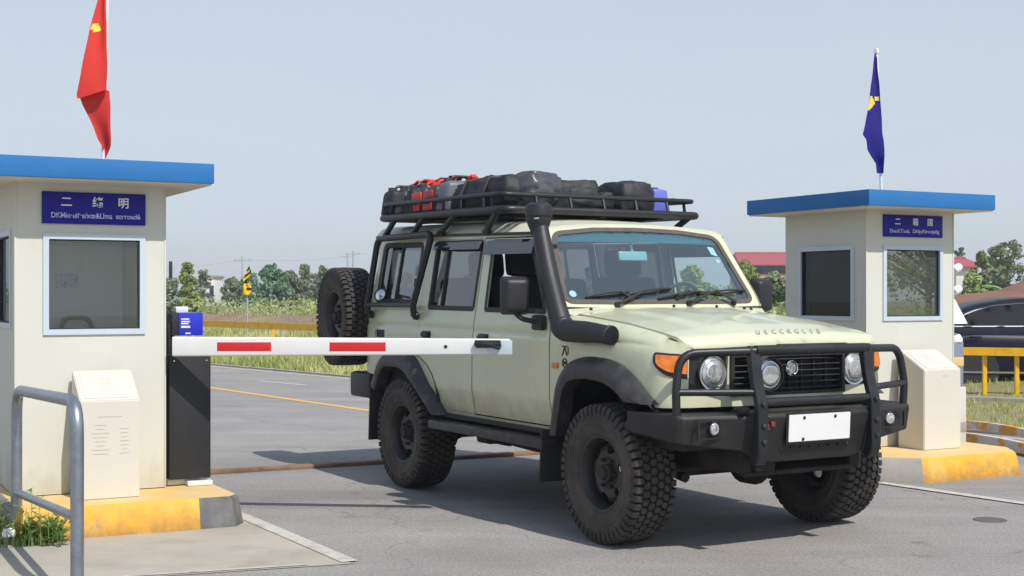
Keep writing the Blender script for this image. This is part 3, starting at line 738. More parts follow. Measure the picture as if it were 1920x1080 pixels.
g.tube(fillet([(bx(893), -0.045, 0.026), (bx(905), -0.055, 0.022), (bx(925), -0.05, 0.012), (bx(941), -0.05, 0.02)], 0.02), 0.019, 10, M=Tl)
g.tube(fillet([(bx(893), -0.048, 0.010), (bx(915), -0.055, 0.016), (bx(940), -0.052, -0.006)], 0.02), 0.014, 10, M=Tl)
g.boxr((bx(917), -0.04, 0.018), (0.16, 0.02, 0.05), Matrix.Identity(4), Tl, bevel=0.008)
g.build('clamp', M['black'], bo)
# yellow cabinet edge and orange box seen in the gap by the booth wall
yb_ = BL + U*0.055 + Wv*0.92
yr = empty('utility_box', (yb_.x, yb_.y, Z0), TH, 'narrow yellow and orange utility box in the gap behind the barrier cabinet', 'utility box')
MB().box((0, 0, 0.55), (0.09, 0.20, 1.08), bevel=0.01).build('cabinet', mat('yellow_box_paint', lin(226, 168, 30), 0.5, var=0.1, vscale=9, col2=lin(206, 110, 24), c2scale=6, c2lo=0.48, c2hi=0.6), yr)
MB().box((0, 0, 1.105), (0.10, 0.21, 0.03), bevel=0.008).build('lid', M['white'], yr)

# ------------------------------------------------------------------ galvanised hoop
h = MB(); a = Vector((-3.02, 8.30, 0)); b = Vector((-2.115, 6.62, 0))
hoop = empty('hoop_rail', ((a+b)/2)[:], 0, 'galvanised steel hoop rail with a lower crossbar at the road edge', 'hoop rail')
c0 = (a+b)/2; A = a - c0; B_ = b - c0
h.tube(fillet([(A.x, A.y, -0.05), (A.x, A.y, 0.905), (B_.x, B_.y, 0.965), (B_.x, B_.y, -0.05)], 0.17, 8), 0.032, 16)
h.build('frame', M['galv'], hoop)
h = MB(); h.tube([A + Vector((0, 0, 0.28)), B_ + Vector((0, 0, 0.40))], 0.024, 12); h.build('crossbar', M['galv'], hoop)

# ------------------------------------------------------------------ flags
def flag(name, base, top, spans, mats, starfn, label, pr, fold=None):
    """spans: list of (z, x_left, x_right) across the picture; the cloth hangs in pleats between them"""
    r = empty(name, base, 0, label, 'flag', 'flags on the booth roofs')
    d = Vector(top) - Vector(base)
    p = MB(); p.tube([(0, 0, 0), d*0.5, d], pr, 10); p.lathe([(0.0, 0.03), (pr*1.5, 0.02), (pr*1.7, 0.0), (pr*1.5, -0.02), (0, -0.03)], Matrix.Translation(d), 10); p.build('pole', M['white'], r)
    p = MB(); p.lathe([(0.05, 0.0), (0.05, 0.012), (pr*1.5, 0.02), (pr*1.5, 0.06), (0, 0.06)], None, 14); p.build('socket', M['galv'], r)
    V = []; Fc = []; MI = []
    zs = [s[0] for s in spans][::-1]; xl = [s[1] for s in spans][::-1]; xr = [s[2] for s in spans][::-1]
    def drape(zfn0, zfn1, d0, flare, nz_, nu_):
        """one hanging layer; zfn(t) gives the top and the bottom edge across the width"""
        o0 = len(V)
        for j in range(nz_+1):
            for i in range(nu_+1):
                t = i/nu_; z = lerp(zfn0(t), zfn1(t), j/nz_); a_ = interp(z, zs, xl); b_ = interp(z, zs, xr)
                ph = t*2.0; k = int(min(ph, 1.999)); fr = ph - k; x = fr if k % 2 == 0 else 1 - fr
                q = j/nz_
                dep = d0 + 0.045*k + 0.018*math.sin(math.pi*fr) + 0.016*math.sin(6*z + 6*t) - flare*q*q
                amp = 1.0 - 0.08*k - 0.015*math.sin(z*9 + k)
                V.append((a_ + (b_ - a_)*(1 - (1 - x)*amp) + 0.0015*math.sin(z*23 + t*8), dep*min(1, (b_-a_)/0.10), z))
        for j in range(nz_):
            for i in range(nu_):
                o = o0 + j*(nu_+1) + i; Fc.append([o, o+1, o+nu_+2, o+nu_+1])
                z = V[o][2]; cx = (V[o][0] + V[o+1][0])/2; a_ = interp(z, zs, xl); b_ = interp(z, zs, xr)
                MI.append(1 if starfn((cx - a_)/max(1e-4, b_-a_), z) else 0)
    if fold is None: drape(lambda t: spans[0][0], lambda t: spans[-1][0], -0.05, 0.0, 60, 48)
    else:
        tri = lambda t: abs(1 - 2*t) if t < 2 else 0
        drape(lambda t: spans[0][0], lambda t: lerp(fold[1], fold[0], 1 - (2*t if t < 0.5 else 2 - 2*t)), -0.072, 0.05, 44, 48)
        drape(lambda t: fold[1] + 0.012, lambda t: spans[-1][0], -0.052, 0.0, 34, 48)
    m = MB(); m.v = V; m.f = Fc; m.m = MI
    o = m.build('cloth', mats, r, sharp=60, fix=False)
    return r
def fz(py, D): return CAMH - (py - H0)*D/FPX
fb = BL + U*(-0.305) + Wv*0.5; D = fb.y; fbx = fb.x; k_ = D/FPX
def fx(px): return (px - 960)*k_ - fbx
def zz(py): return fz(py, D) - ZR
flag('red_flag', (fb.x, fb.y, ZR), (fb.x + 9*k_, fb.y, fz(-60, D)),
     [(zz(-58), fx(196), fx(199)), (zz(0), fx(186), fx(200)), (zz(60), fx(175), fx(202)), (zz(183), fx(154.5), fx(206.5)), (zz(200), fx(160), fx(208)), (zz(240), fx(178), fx(209.5)), (zz(262), fx(186), fx(210)), (zz(275), fx(193), fx(208)), (zz(298), fx(195), fx(198))],
     [M['flagred'], M['flagyel']], lambda t, z: zz(59) < z < zz(44) and 0.06 < t < 0.66 and (t < 0.35 + 0.6*(zz(43) - z)/(zz(43) - zz(61))), 'red flag with a yellow star hanging limp on a white pole', 0.0135, (zz(190), zz(174)))
fb = BR + U*0.545 + Wv*0.4; D = fb.y; fbx = fb.x; k_ = D/FPX
flag('blue_flag', (fb.x, fb.y, ZR), (fb.x - 9*k_, fb.y, fz(96, D)),
     [(zz(99), fx(1640), fx(1643)), (zz(130), fx(1636), fx(1645)), (zz(200), fx(1625), fx(1651)), (zz(254), fx(1615), fx(1654)), (zz(262), fx(1622), fx(1655)), (zz(281), fx(1625), fx(1656)), (zz(306), fx(1641), fx(1656)), (zz(325), fx(1643), fx(1655))],
     [M['flagblue'], M['flagyel']], lambda t, z: (zz(216) < z < zz(180) and t < 0.55 - abs(z - zz(192))*6 and t > 0.02 + (0.3 if z < zz(206) else 0)) or (zz(187) < z < zz(181) and 0.5 < t < 0.85), 'navy blue flag with a yellow star hanging limp on a white pole', 0.0125)

# ------------------------------------------------------------------ white post with lamp heads behind the right booth
po = empty('equipment_post', (4.315, 13.3, 0.0), TH, 'white equipment post with rounded lamp heads behind the blue-flag booth', 'equipment post')
q = MB(); q.box((0, 0, 0.30), (0.15, 0.18, 0.58), bevel=0.006); q.build('pedestal', M['kiosk'], po)
q = MB(); q.box((0, 0, 0.20), (0.156, 0.186, 0.10), bevel=0.004); q.build('grey_band', M['kpale'], po)
q = MB(); q.box((-0.01, 0, 0.81), (0.13, 0.15, 0.43), bevel=0.006); q.build('cabinet', mat('blue_grey_cabinet', lin(128, 136, 156), 0.5, var=0.06, vscale=6), po)
q = MB(); q.box((-0.01, 0, 0.835), (0.134, 0.156, 0.09), bevel=0.004); q.build('tan_band', M['ytop'], po)
q = MB(); q.lathe([(0.085, 1.025), (0.085, 1.06), (0.06, 1.10), (0.0, 1.115)], Matrix.Translation((0, 0, 0)), 18, cap0=True); q.build('dome', M['white'], po)
q = MB(); q.tube([(-0.03, 0, 1.02), (-0.03, 0, 1.86)], 0.022, 10); q.build('pole', M['white'], po)
q = MB(); q.lathe([(0.15, 1.205), (0.145, 1.22), (0.035, 1.44), (0.0, 1.45)], Matrix.Translation((-0.03, 0, 0)), 22, cap0=True); q.build('shade', M['white'], po)
for zz_ in (1.53, 1.74):
    q = MB(); q.lathe([(0.0, -0.05), (0.035, -0.04), (0.045, 0.0), (0.038, 0.045), (0.0, 0.065)], Matrix.Translation((0.012, -0.03, zz_)) @ Matrix.Rotation(R(60), 4, 'Y') , 14); q.tube([(-0.03, 0, zz_+0.02), (0.04, -0.02, zz_)], 0.013, 8); q.build('lamp_head', M['white'], po)
# ------------------------------------------------------------------ the off-road car (x forward, y to its own left, z up; origin under the front axle)
CAR = empty('off_road_car', (1.333, 8.567, 0), math.atan2(-math.cos(R(29.87)), math.sin(R(29.87))),
            'pale sage green off-road car with snorkel, black grille guard and loaded roof rack', 'car')
WB, TRK, TR_ = 2.755, 0.812, 0.42
# plan outline of the right-hand side, rear centre -> side -> front centre
_ctl = [(-3.66, 0.30), (-3.66, 0.0), (-3.66, -0.4), (-3.66, -0.66), (-3.652, -0.78), (-3.61, -0.845), (-3.53, -0.868), (-3.40, -0.872), (-2.8, -0.872), (-2.0, -0.872), (-1.2, -0.872), (-0.5, -0.872), (0.0, -0.872), (0.22, -0.872), (0.36, -0.868), (0.45, -0.853), (0.51, -0.818), (0.545, -0.76), (0.562, -0.70), (0.578, -0.60), (0.592, -0.48), (0.604, -0.36), (0.614, -0.18), (0.618, 0.0), (0.614, 0.18)]
def _cr(p0, p1, p2, p3, t):
    return tuple(0.5*((2*p1[i]) + (-p0[i]+p2[i])*t + (2*p0[i]-5*p1[i]+4*p2[i]-p3[i])*t*t + (-p0[i]+3*p1[i]-3*p2[i]+p3[i])*t**3) for i in (0, 1))
_pl = []
for i in range(1, len(_ctl)-2):
    for k in range(12): _pl.append(_cr(_ctl[i-1], _ctl[i], _ctl[i+1], _ctl[i+2], k/12))
_pl.append(_ctl[-2])
_sl = [0.0]
for i in range(1, len(_pl)): _sl.append(_sl[-1] + math.hypot(_pl[i][0]-_pl[i-1][0], _pl[i][1]-_pl[i-1][1]))
_i0 = min(range(len(_pl)), key=lambda i: abs(_pl[i][0]) + abs(_pl[i][1] + 0.872)); _sl = [s - _sl[_i0] for s in _sl]
import bisect
def plan(s):
    i = max(1, min(len(_sl)-1, bisect.bisect_left(_sl, s))); a, b = _pl[i-1], _pl[i]
    t = (s - _sl[i-1])/(_sl[i] - _sl[i-1])
    j0, j1 = max(0, i-2), min(len(_pl)-1, i+1)
    tx, ty = _pl[j1][0]-_pl[j0][0], _pl[j1][1]-_pl[j0][1]; L = math.hypot(tx, ty)
    return lerp(a[0], b[0], t), lerp(a[1], b[1], t), ty/L, -tx/L     # outward normal
def s_of_y(y):
    for i in range(len(_pl)//2, len(_pl)-1):
        if _pl[i+1][1] >= y: return lerp(_sl[i], _sl[i+1], (y-_pl[i][1])/(_pl[i+1][1]-_pl[i][1]))
    return _sl[-1]
def x_front(y): s = s_of_y(-abs(y)); return plan(s)[0]
_Z = [0.50, 0.60, 0.74, 0.785, 0.80, 1.195, 1.235, 1.30, 1.37, 1.95, 2.05]; _Y = [0.80, 0.832, 0.857, 0.866, 0.872, 0.873, 0.867, 0.859, 0.845, 0.752, 0.736]
def yprof(z): return (interp(z-0.012, _Z, _Y) + interp(z, _Z, _Y) + interp(z+0.012, _Z, _Y))/3
def zs(x): return interp(x, [-0.70, -0.514, 0.04, 0.40, 0.53, 0.70], [1.372, 1.358, 1.309, 1.258, 1.232, 1.19])
_T = [0, 0.012, 0.03, 0.055, 0.09, 0.14, 0.20, 0.5]; _I = [0.120, 0.092, 0.066, 0.043, 0.023, 0.008, 0.0, 0.0]
def fender_top(s):
    x = plan(s)[0]; return zs(min(x, 0.6)) - 0.004 - 0.045*(max(0.0, 0.045 - max(0.0, 0.570 - x))/0.045)**2
def inset(s, z):
    x = min(max(s, -3.6), 0.6)
    body = 0.872 - yprof(z) 
    if s < -0.70: return body + 0.0075*math.exp(-((z - 1.225 - 0.012*(-x-0.7))/0.013)**2)
    fen = interp(fender_top(s) - z, _T, _I)
    low = 0.872 - yprof(min(z, 1.19))
    k = 1 - sstep(s, 0.25, 0.5)
    fen = fen*min(1.0, max(0.02, (-plan(s)[1] - 0.746)/0.12)) + low*k + 0.0075*math.exp(-((z - 1.225 + 0.03*(x+0.7))/0.013)**2)*k
    return lerp(body, fen, sstep(s, -0.70, -0.42))
def P(s, z, off=0.0):
    x, y, nx, ny = plan(s); d = off - inset(s, z)
    return (x + nx*d, y + ny*d, z)
def PR(off=0.0): return lambda s, z: P(s, z, off)
def PL(off=0.0):
    def f(s, z): a = P(s, z, off); return (a[0], -a[1], a[2])
    return f
def inward(sd):
    def f(s, z):
        x, y, nx, ny = plan(s); return (-nx, -ny if sd < 0 else ny, 0)
    return f
def zt(x): return interp(x, [-3.7, -2.5, -1.05, -0.95], [1.962, 1.936, 1.897, 1.892])     # gutter height

# arches (s, z): outer edge of the flare
F_OUT = [(-0.64, 0.60), (-0.535, 0.96), (-0.42, 1.075), (-0.22, 1.112), (0.07, 1.10), (0.26, 1.03), (0.475, 0.862)]
R_OUT = [(-3.375, 0.80), (-3.23, 0.99), (-3.09, 1.055), (-2.78, 1.055), (-2.62, 1.01), (-2.165, 0.61)]
def flet(pts, r): return [tuple(p) for p in fillet(pts, r, 4)]
F_O = flet(F_OUT, 0.12); R_O = flet(R_OUT, 0.12)
def offs(pl, d):
    out = []
    for i, p in enumerate(pl):
        a = pl[max(0, i-1)]; b = pl[min(len(pl)-1, i+1)]; tx, ty = b[0]-a[0], b[1]-a[1]; L = math.hypot(tx, ty)
        out.append((p[0] + ty/L*d, p[1] - tx/L*d))
    return out
F_C = offs(F_O, 0.055); R_C = offs(R_O, 0.055)       # cut lines in the sheet metal (inside the flare)
ZB = 0.60
rdoor = [(-1.738, 0.64), (-1.722, 1.37), (-1.722, 1.885), (-2.645, 1.908), (-2.612, 1.37), (-2.60, 1.045), (-2.545, 0.985), (-2.17, 0.66), (-2.12, 0.64)]
fdoor = [(-0.678, 0.64), (-0.684, 1.40), (-1.012, 1.872), (-1.714, 1.885), (-1.714, 1.37), (-1.730, 0.64)]
rwin = roundpoly([(-2.475, 1.385), (-1.755, 1.380), (-1.748, 1.868), (-2.478, 1.882)], 0.025)
fwin_ = roundpoly([(-1.585, 1.377), (-0.765, 1.372), (-0.80, 1.44), (-1.065, 1.848), (-1.60, 1.862)], [0.025, 0.02, 0.05, 0.04, 0.03])
qwin = roundpoly([(-3.452, 1.432), (-2.72, 1.424), (-2.715, 1.882), (-3.44, 1.896)], 0.05)
fuel = rrect(-3.40, 1.142, -3.21, 1.205, 0.008)
door_s = shrink(rdoor, 0.0)
body_out = [(-3.70, 0.84)] + [(R_C[0][0]-0.02, 0.84)] + R_C[:-1] + [(-2.20, 0.60), (-0.672, 0.60), (-0.672, 0.634), (-1.736, 0.634), (-1.720, 1.37), (-1.720, 1.891), (-1.008, 1.878), (-0.678, 1.403), (-0.672, 1.375), (-0.60, 1.375), (-0.632, 1.44), (-0.972, 1.905)] + [(x, zt(x) + 0.012) for x in (-1.05, -1.6, -2.2, -2.8, -3.3, -3.62)] + [(-3.70, 1.95)]
SP = 0.035
def sheetmetal(name, out, holes, m, parent, mapf, sd, sp=SP, depth=0.018):
    mb = MB(); panel(mb, out, holes, mapf, sp, inward(sd), depth, 0, CREASE); return mb.build(name, m, parent, sharp=32)
CREASE = [((-3.75, 1.225 + 0.012*3.05 + d), (-0.7, 1.225 + d)) for d in (-0.022, -0.010, 0, 0.010, 0.022)] + [((-0.68, 1.225 + d), (0.45, 1.225 - 0.034 + d)) for d in (-0.022, -0.010, 0, 0.010, 0.022)] + [((-3.75, z), (0.4, z)) for z in (0.765, 0.782, 0.80, 0.815)]
bodymb = MB()
for sd, mp in ((-1, PR), (1, PL)):
    panel(bodymb, body_out, [rdoor, qwin, fuel], mp(), SP, inward(sd), 0.02, 0, CREASE)
# rear face
def PB(y, z):
    k = 1 if y < 0 else -1
    s = interp(-abs(y), [-0.70, -0.66, 0.0], [_sl[0], _sl[0], _sl[0]])
    return (-3.66 + 0.10*max(0, z - 1.35)*0.6 - 0.0, y, z)
panel(bodymb, [(-0.80, 0.62), (0.80, 0.62), (0.80, 1.37), (0.70, 1.97), (-0.70, 1.97), (-0.80, 1.37)], [rrect(-0.62, 1.42, 0.62, 1.86, 0.05)], PB, 0.08, (1, 0, 0), 0.02)
# windscreen frame (y, t up the slope) 
WN = Vector((0.8222, 0, 0.5692)); WT = Vector((-0.5692, 0, 0.8222)); W0 = Vector((-0.645, 0, 1.44))
def PW(off=0.0):
    def f(y, t):
        c = 0.018*(1 - (y/0.8)**2); v = W0 + WT*t + WN*(off + c - 0.018*(0.0)); return (v.x, y, v.z)
    return f
def rooftop(x, y):
    k = lerp(0.55, 1.0, sstep(-x, 0.95, 1.5)); a = abs(y)
    return zt(x) + 0.012 + k*interp(a, [0, 0.3, 0.55, 0.66, 0.70, 0.725, 0.745, 0.757], [0.108, 0.103, 0.086, 0.070, 0.058, 0.043, 0.022, 0.0])
ztop = [(y, (rooftop(-0.985, y) - 1.44)/0.8222 - 0.006) for y in (0.745, 0.70, 0.6, 0.45, 0.2, 0, -0.2, -0.45, -0.6, -0.70, -0.745)]
wf_out = [(-0.835, -0.035), (-0.5, -0.055), (0, -0.062), (0.5, -0.055), (0.835, -0.035)] + [(0.752, ztop[0][1])] + ztop[1:-1] + [(-0.752, ztop[0][1])]
wh = roundpoly([(-0.772, -0.004), (-0.4, -0.018), (0.4, -0.018), (0.772, -0.004), (0.682, 0.548), (0.35, 0.582), (0, 0.588), (-0.35, 0.582), (-0.682, 0.548)], [0.07, 0, 0, 0.07, 0.07, 0, 0, 0, 0.07], 6)
panel(bodymb, wf_out, [wh], PW(), 0.05, tuple(-WN), 0.03)
# cowl strip between bonnet and windscreen
def zh(x, y):
    a = abs(y); xf = x_front(min(a, 0.74)) + 0.012
    z = zs(x) + 0.006 + 0.040*(1 - (a/0.745)**2)
    z += 0.013*sstep(a, 0.50, 0.43)*sstep(xf - x, 0.05, 0.22)*sstep(x, -0.55, -0.35) - 0.006*sstep(a, 0.20, 0.10)*sstep(xf - x, 0.05, 0.3)
    d = xf - x
    if d < 0.05: z -= 0.046*((0.05 - max(0, d))/0.05)**2
    return z
def PC(y, t):
    a = W0 + WT*(-0.050) ; x = lerp(-0.525, a.x, t); z0 = zh(-0.535, min(abs(y), 0.74)*(1 if y > 0 else -1)) - 0.004 if abs(y) < 0.745 else lerp(zs(-0.53), 1.352, 1)
    return (x, y, lerp(z0, 1.392 + 0.018*(1-(y/0.8)**2), t))
panel(bodymb, [(-0.79, 0), (0.79, 0), (0.832, 1), (-0.832, 1)], [], lambda y, t: PC(y, t), 0.11)
body = bodymb.build('body', M['paint'], CAR, sharp=32)
# roof
rmb = MB(); panel(rmb, [(-0.972, -0.757), (-0.978, -0.3), (-0.982, 0), (-0.978, 0.3), (-0.972, 0.757), (-3.62, 0.757), (-3.645, 0.6), (-3.645, -0.6), (-3.62, -0.757)], [], lambda x, y: (x, y, rooftop(x, y)), 0.05, (0, 0, -1), 0.02)
roof = rmb.build('roof', M['roofsun'], CAR, sharp=50)
for sd in (-1, 1):
    g = MB()
    pts = [(x, sd*(yprof(zt(x)) + 0.010), zt(x)) for x in (-0.985, -1.05, -1.6, -2.2, -2.8, -3.3, -3.60)]
    for a, b in zip(pts, pts[1:]):
        n = Vector((0, 1, 0)); V = []
        for p in (a, b): V += [(p[0], p[1]+dy, p[2]+dz) for dy, dz in ((-0.012, -0.008), (0.012, -0.008), (0.012, 0.010), (-0.012, 0.010))]
        g.add(V, [[0, 1, 5, 4], [1, 2, 6, 5], [2, 3, 7, 6], [3, 0, 4, 7]])
    g.build('gutter', M['rubber'], roof)
# doors
def ringstrip(mb, hole, mp, grow, cut, off, depth, sd, sp=0.05):
    panel(mb, shrink(hole, -grow), [shrink(hole, cut)], mp(off), sp, inward(sd), depth)
def make_door(sd, mp, out, win, label, glassed, hx, visor):
    d = sheetmetal('door', shrink(out, 0.003), [win], M['paint'], CAR, mp(), sd)
    if label: d['label'] = label
    g = MB(); ringstrip(g, win, mp, 0.012, 0.022, 0.004, 0.03, sd); g.build('window_rubber', M['rubber'], d)
    if glassed:
        g = MB(); panel(g, shrink(win, 0.012), [], mp(-0.012), 0.08); g.build('window_glass', M['sglass'] if out is rdoor else M['fglass'], d, sharp=None)
    h = MB(); c = Vector(mp(0.012)(hx, 1.186)); h.box(c, (0.105, 0.03, 0.035), bevel=0.008)
    h.box(c + Vector((0, 0.022 if sd < 0 else -0.022, 0.0)), (0.15, 0.022, 0.055), bevel=0.006); h.build('handle', M['plastic'], d)
    if visor:
        a, b, zt0, zt1, hh = visor
        v = MB()
        def vm(s, z):
            top = lerp(zt0, zt1, (s-a)/(b-a)); t = (top - z)/hh
            return mp(0.014 + 0.022*math.sin(min(1, max(0, t))*1.35))(s, z)
        panel(v, [(a, zt0-hh), (b, zt1-hh), (b, zt1), (a, zt0)], [], vm, 0.03, inward(sd), 0.006); v.build('window_visor', M['visor'], d)
    return d
for sd, mp in ((-1, PR), (1, PL)):
    d = make_door(sd, mp, rdoor, rwin, None, True, -2.455, (-2.485, -1.742, 1.882, 1.870, 0.060))
    g = MB(); panel(g, [(-2.288, 1.39), (-2.266, 1.39), (-2.262, 1.868), (-2.284, 1.868)], [], mp(0.003), 0.05, inward(sd), 0.02); g.build('window_divider', M['rubber'], d)
    make_door(sd, mp, fdoor, fwin_, None, sd > 0, -1.56, (-1.67, -1.00, 1.868, 1.860, 0.10))
    # quarter window
    q = MB(); ringstrip(q, qwin, mp, 0.012, 0.025, 0.004, 0.03, sd); qo = q.build('quarter_window', M['rubber'], CAR)
    q = MB(); panel(q, shrink(qwin, 0.012), [], mp(-0.012), 0.08); q.build('pane', M['sglass'], qo, sharp=None)
    q = MB(); panel(q, [(-3.115, 1.435), (-3.093, 1.435), (-3.078, 1.885), (-3.10, 1.885)], [], mp(0.0), 0.05, inward(sd), 0.02); q.build('divider', M['rubber'], qo)
    # fuel flap recess
    q = MB(); panel(q, fuel, [], mp(-0.018), 0.05); q.build('side_vent', M['plastic'], CAR, sharp=None)
    # front fender up to the corner of the nose
    sN = s_of_y(-0.715); n_ = 26
    top = [(s, fender_top(s)) for s in [lerp(-0.60, sN, i/n_) for i in range(n_+1)]]
    fo = [(-0.668, 0.62)] + [(F_C[0][0]-0.015, 0.62)] + [p for p in F_C if p[1] > 0.63] + [(0.43, 0.842), (sN, 0.842)] + top[::-1] + [(-0.668, 1.370)]
    f = sheetmetal('front_fender', fo, [], M['paint'], CAR, mp(), sd, 0.03)
    # marker lamp and little badge
    q = MB(); panel(q, rrect(-0.635, 1.018, -0.565, 1.052, 0.008), [], mp(0.012), 0.03, inward(sd), 0.014); q.build('marker_lamp', M['amber'], f)
    q = MB()
    cz = 1.082; cx = -0.490
    ringo = [(cx + 0.030*math.cos(a), cz + 0.020 + 0.050*math.sin(a)*0 + 0.030*math.sin(a)) for a in [2*math.pi*k/16 for k in range(16)]]
    panel(q, [(x, z-0.045) for x, z in ringo], [[(lerp(cx, x, 0.72), lerp(cz+0.02, z, 0.72)-0.045) for x, z in ringo]], mp(0.004), 0.03, inward(sd), 0.004)
    for (ax, az, bx_, bz, w) in [(cx-0.028, cz+0.02, cx, cz+0.075, 0.009), (cx+0.028, cz+0.02, cx, cz+0.075, 0.009), (cx-0.018, cz-0.015, cx+0.016, cz-0.03, 0.009), (cx-0.012, cz-0.035, cx+0.016, cz-0.018, 0.008), (cx+0.04, cz+0.03, cx+0.04, cz+0.075, 0.006), (cx-0.03, cz+0.078, cx+0.03, cz+0.078, 0.007)]:
        L = math.hypot(bx_-ax, bz-az); nx_, nz_ = -(bz-az)/L*w/2, (bx_-ax)/L*w/2
        panel(q, [(ax-nx_, az-nz_), (bx_-nx_, bz-nz_), (bx_+nx_, bz+nz_), (ax+nx_, az+nz_)], [], mp(0.004), 0.05, inward(sd), 0.004)
    q.build('badge', M['black'], f)
    # flares
    for pl, nm in ((F_O, 'wheel_arch_flare'), (R_O, 'wheel_arch_flare')):
        rails = [(offs(pl, 0.0), 0.004), (offs(pl, 0.012), 0.034), (offs(pl, 0.040), 0.062), (offs(pl, 0.085), 0.082), (offs(pl, 0.118), 0.080), (offs(pl, 0.132), 0.072), (offs(pl, 0.128), -0.03)]
        V = []; Fc = []; n = len(pl)
        for k, (rl, of) in enumerate(rails):
            for (s, z) in rl:
                a = P(s, 0.9, 0) if True else None
                x, y, nx_, ny_ = plan(s); base = 0.872 - yprof(min(max(z, 0.62), 1.15))
                dd = of - base*(1.0 if k == 0 else 0.4); V.append((x + nx_*dd, (y + ny_*dd)*(-sd), max(z, 0.862) if pl is F_O and s > 0.2 else max(z, 0.60)))
        for k in range(len(rails)-1):
            for i in range(n-1): Fc.append([k*n+i, k*n+i+1, (k+1)*n+i+1, (k+1)*n+i])
        for e in (0, n-1): Fc.append([k*n+e for k in range(len(rails))])
        m_ = MB(); m_.add(V, Fc); m_.build(nm, M['flare'], CAR, sharp=28)
    # inner arch liners
    for cx_, zz_ in ((0.0, 1.03), (-WB, 1.0)):
        m_ = MB(); V = []; Fc = []; n = 14
        for i in range(n+1):
            a = math.pi*i/n; xx = cx_ + (0.50 if math.cos(a) > 0 else 0.60)*math.cos(a); zc = 0.66 + (zz_ - 0.62)*math.sin(a)
            V += [(xx, sd*0.88, zc), (xx, sd*0.42, zc)]
        for i in range(n): Fc.append([2*i, 2*i+1, 2*i+3, 2*i+2])
        Fc.append([2*i+1 for i in range(n+1)])
        m_.add(V, Fc); m_.build('arch_liner', M['under'], CAR)
    # mud flaps, side step
    q = MB(); q.boxr((-0.655, sd*0.81, 0.46), (0.012, 0.29, 0.34), Matrix.Rotation(R(4), 4, 'Y'), bevel=0.003); q.build('mud_flap', M['rubber'], CAR)
    q = MB(); q.boxr((-3.36, sd*0.80, 0.54), (0.012, 0.28, 0.46), Matrix.Rotation(R(4), 4, 'Y'), bevel=0.003); q.build('mud_flap', M['rubber'], CAR)
    stp = MB(); stp.box((-1.43, sd*0.905, 0.548), (1.60, 0.125, 0.035), bevel=0.010); stp.box((-1.43, sd*0.955, 0.535), (1.62, 0.028, 0.06), bevel=0.012)
    so_ = stp.build('side_step', M['flare'], CAR)
    q = MB()
    for k in range(4): q.box((-2.05 + k*0.42, sd*0.78, 0.52), (0.05, 0.22, 0.03), bevel=0.004)
    q.build('bracket', M['under'], so_)
    q = MB(); q.box((-1.43, sd*0.80, 0.60), (1.58, 0.10, 0.03)); q.build('sill', M['rubber'], CAR)
# bonnet
xo = [(x_front(y) + 0.010, y) for y in [lerp(-0.66, 0.66, i/20) for i in range(21)]]
bo_ = [(-0.525, -0.744), (0.0, -0.744), (0.40, -0.744), (0.50, -0.744), (0.538, -0.738), (0.558, -0.716), (0.567, -0.69)] + xo + [(0.567, 0.69), (0.558, 0.716), (0.538, 0.738), (0.50, 0.744), (0.40, 0.744), (0.0, 0.744), (-0.525, 0.744), (-0.53, 0.4), (-0.535, 0.0), (-0.53, -0.4)]
mb = MB(); panel(mb, bo_, [], lambda x, y: (x, y, zh(x, y)), 0.028, (0, 0, -1), 0.02)
bon = mb.build('bonnet', M['paint'], CAR, sharp=40)
mb = MB(); panel(mb, [(-0.5, -0.762), (0.40, -0.764), (0.50, -0.760), (0.54, -0.735), (0.553, -0.66), (0.585, -0.3), (0.59, 0.0), (0.585, 0.3), (0.553, 0.66), (0.54, 0.735), (0.50, 0.760), (0.40, 0.764), (-0.5, 0.762)], [], lambda x, y: (x, y, min(zh(x, max(-0.74, min(0.74, y))), zs(x)) - 0.045), 0.06)
mb.build('bonnet_gutter', M['paint'], CAR)
# lettering along the front edge of the bonnet
lt = MB()
for k, chh in enumerate('UECCRGLSB'):
    v, fc = text_mesh(chh, 0.045, 0.0006)
    y = -0.215 + k*0.0585; xx = x_front(y) - 0.028
    Tm = Matrix.Translation((xx, y, zh(xx, y) + 0.006)) @ Matrix(((0, -math.cos(R(52)), math.sin(R(52)), 0), (1, 0, 0, 0), (0, math.sin(R(52)), math.cos(R(52)), 0), (0, 0, 0, 1)))
    lt.add(v, fc, 0, Tm)
lt.build('lettering', mat('bronze_letters', lin(128, 120, 100), 0.5, metal=0.2), bon, sharp=None, fix=False)
# nose with openings for grille and lamps
nz0, sN = 0.842, 0.715
def PN(off=0.0): return lambda y, z: (x_front(y) + off, y, z)
gr = roundpoly([(-0.438, 0.898), (0.438, 0.898), (0.434, 1.142), (-0.434, 1.142)], 0.012)
hlo = [roundpoly([(sg*0.455, 0.938), (sg*0.705, 0.938), (sg*0.70, 1.138), (sg*0.445, 1.138)], 0.012) for sg in (-1, 1)]
ntop = [(y, zh(x_front(y) - 0.004, y) - 0.024) for y in [lerp(sN, -sN, i/16) for i in range(17)]]
mb = MB(); panel(mb, [(-sN, nz0), (sN, nz0)] + ntop, [gr] + hlo, PN(), 0.045, (-1, 0, 0), 0.05)
mb.build('nose_panel', M['paint'], CAR, sharp=32)
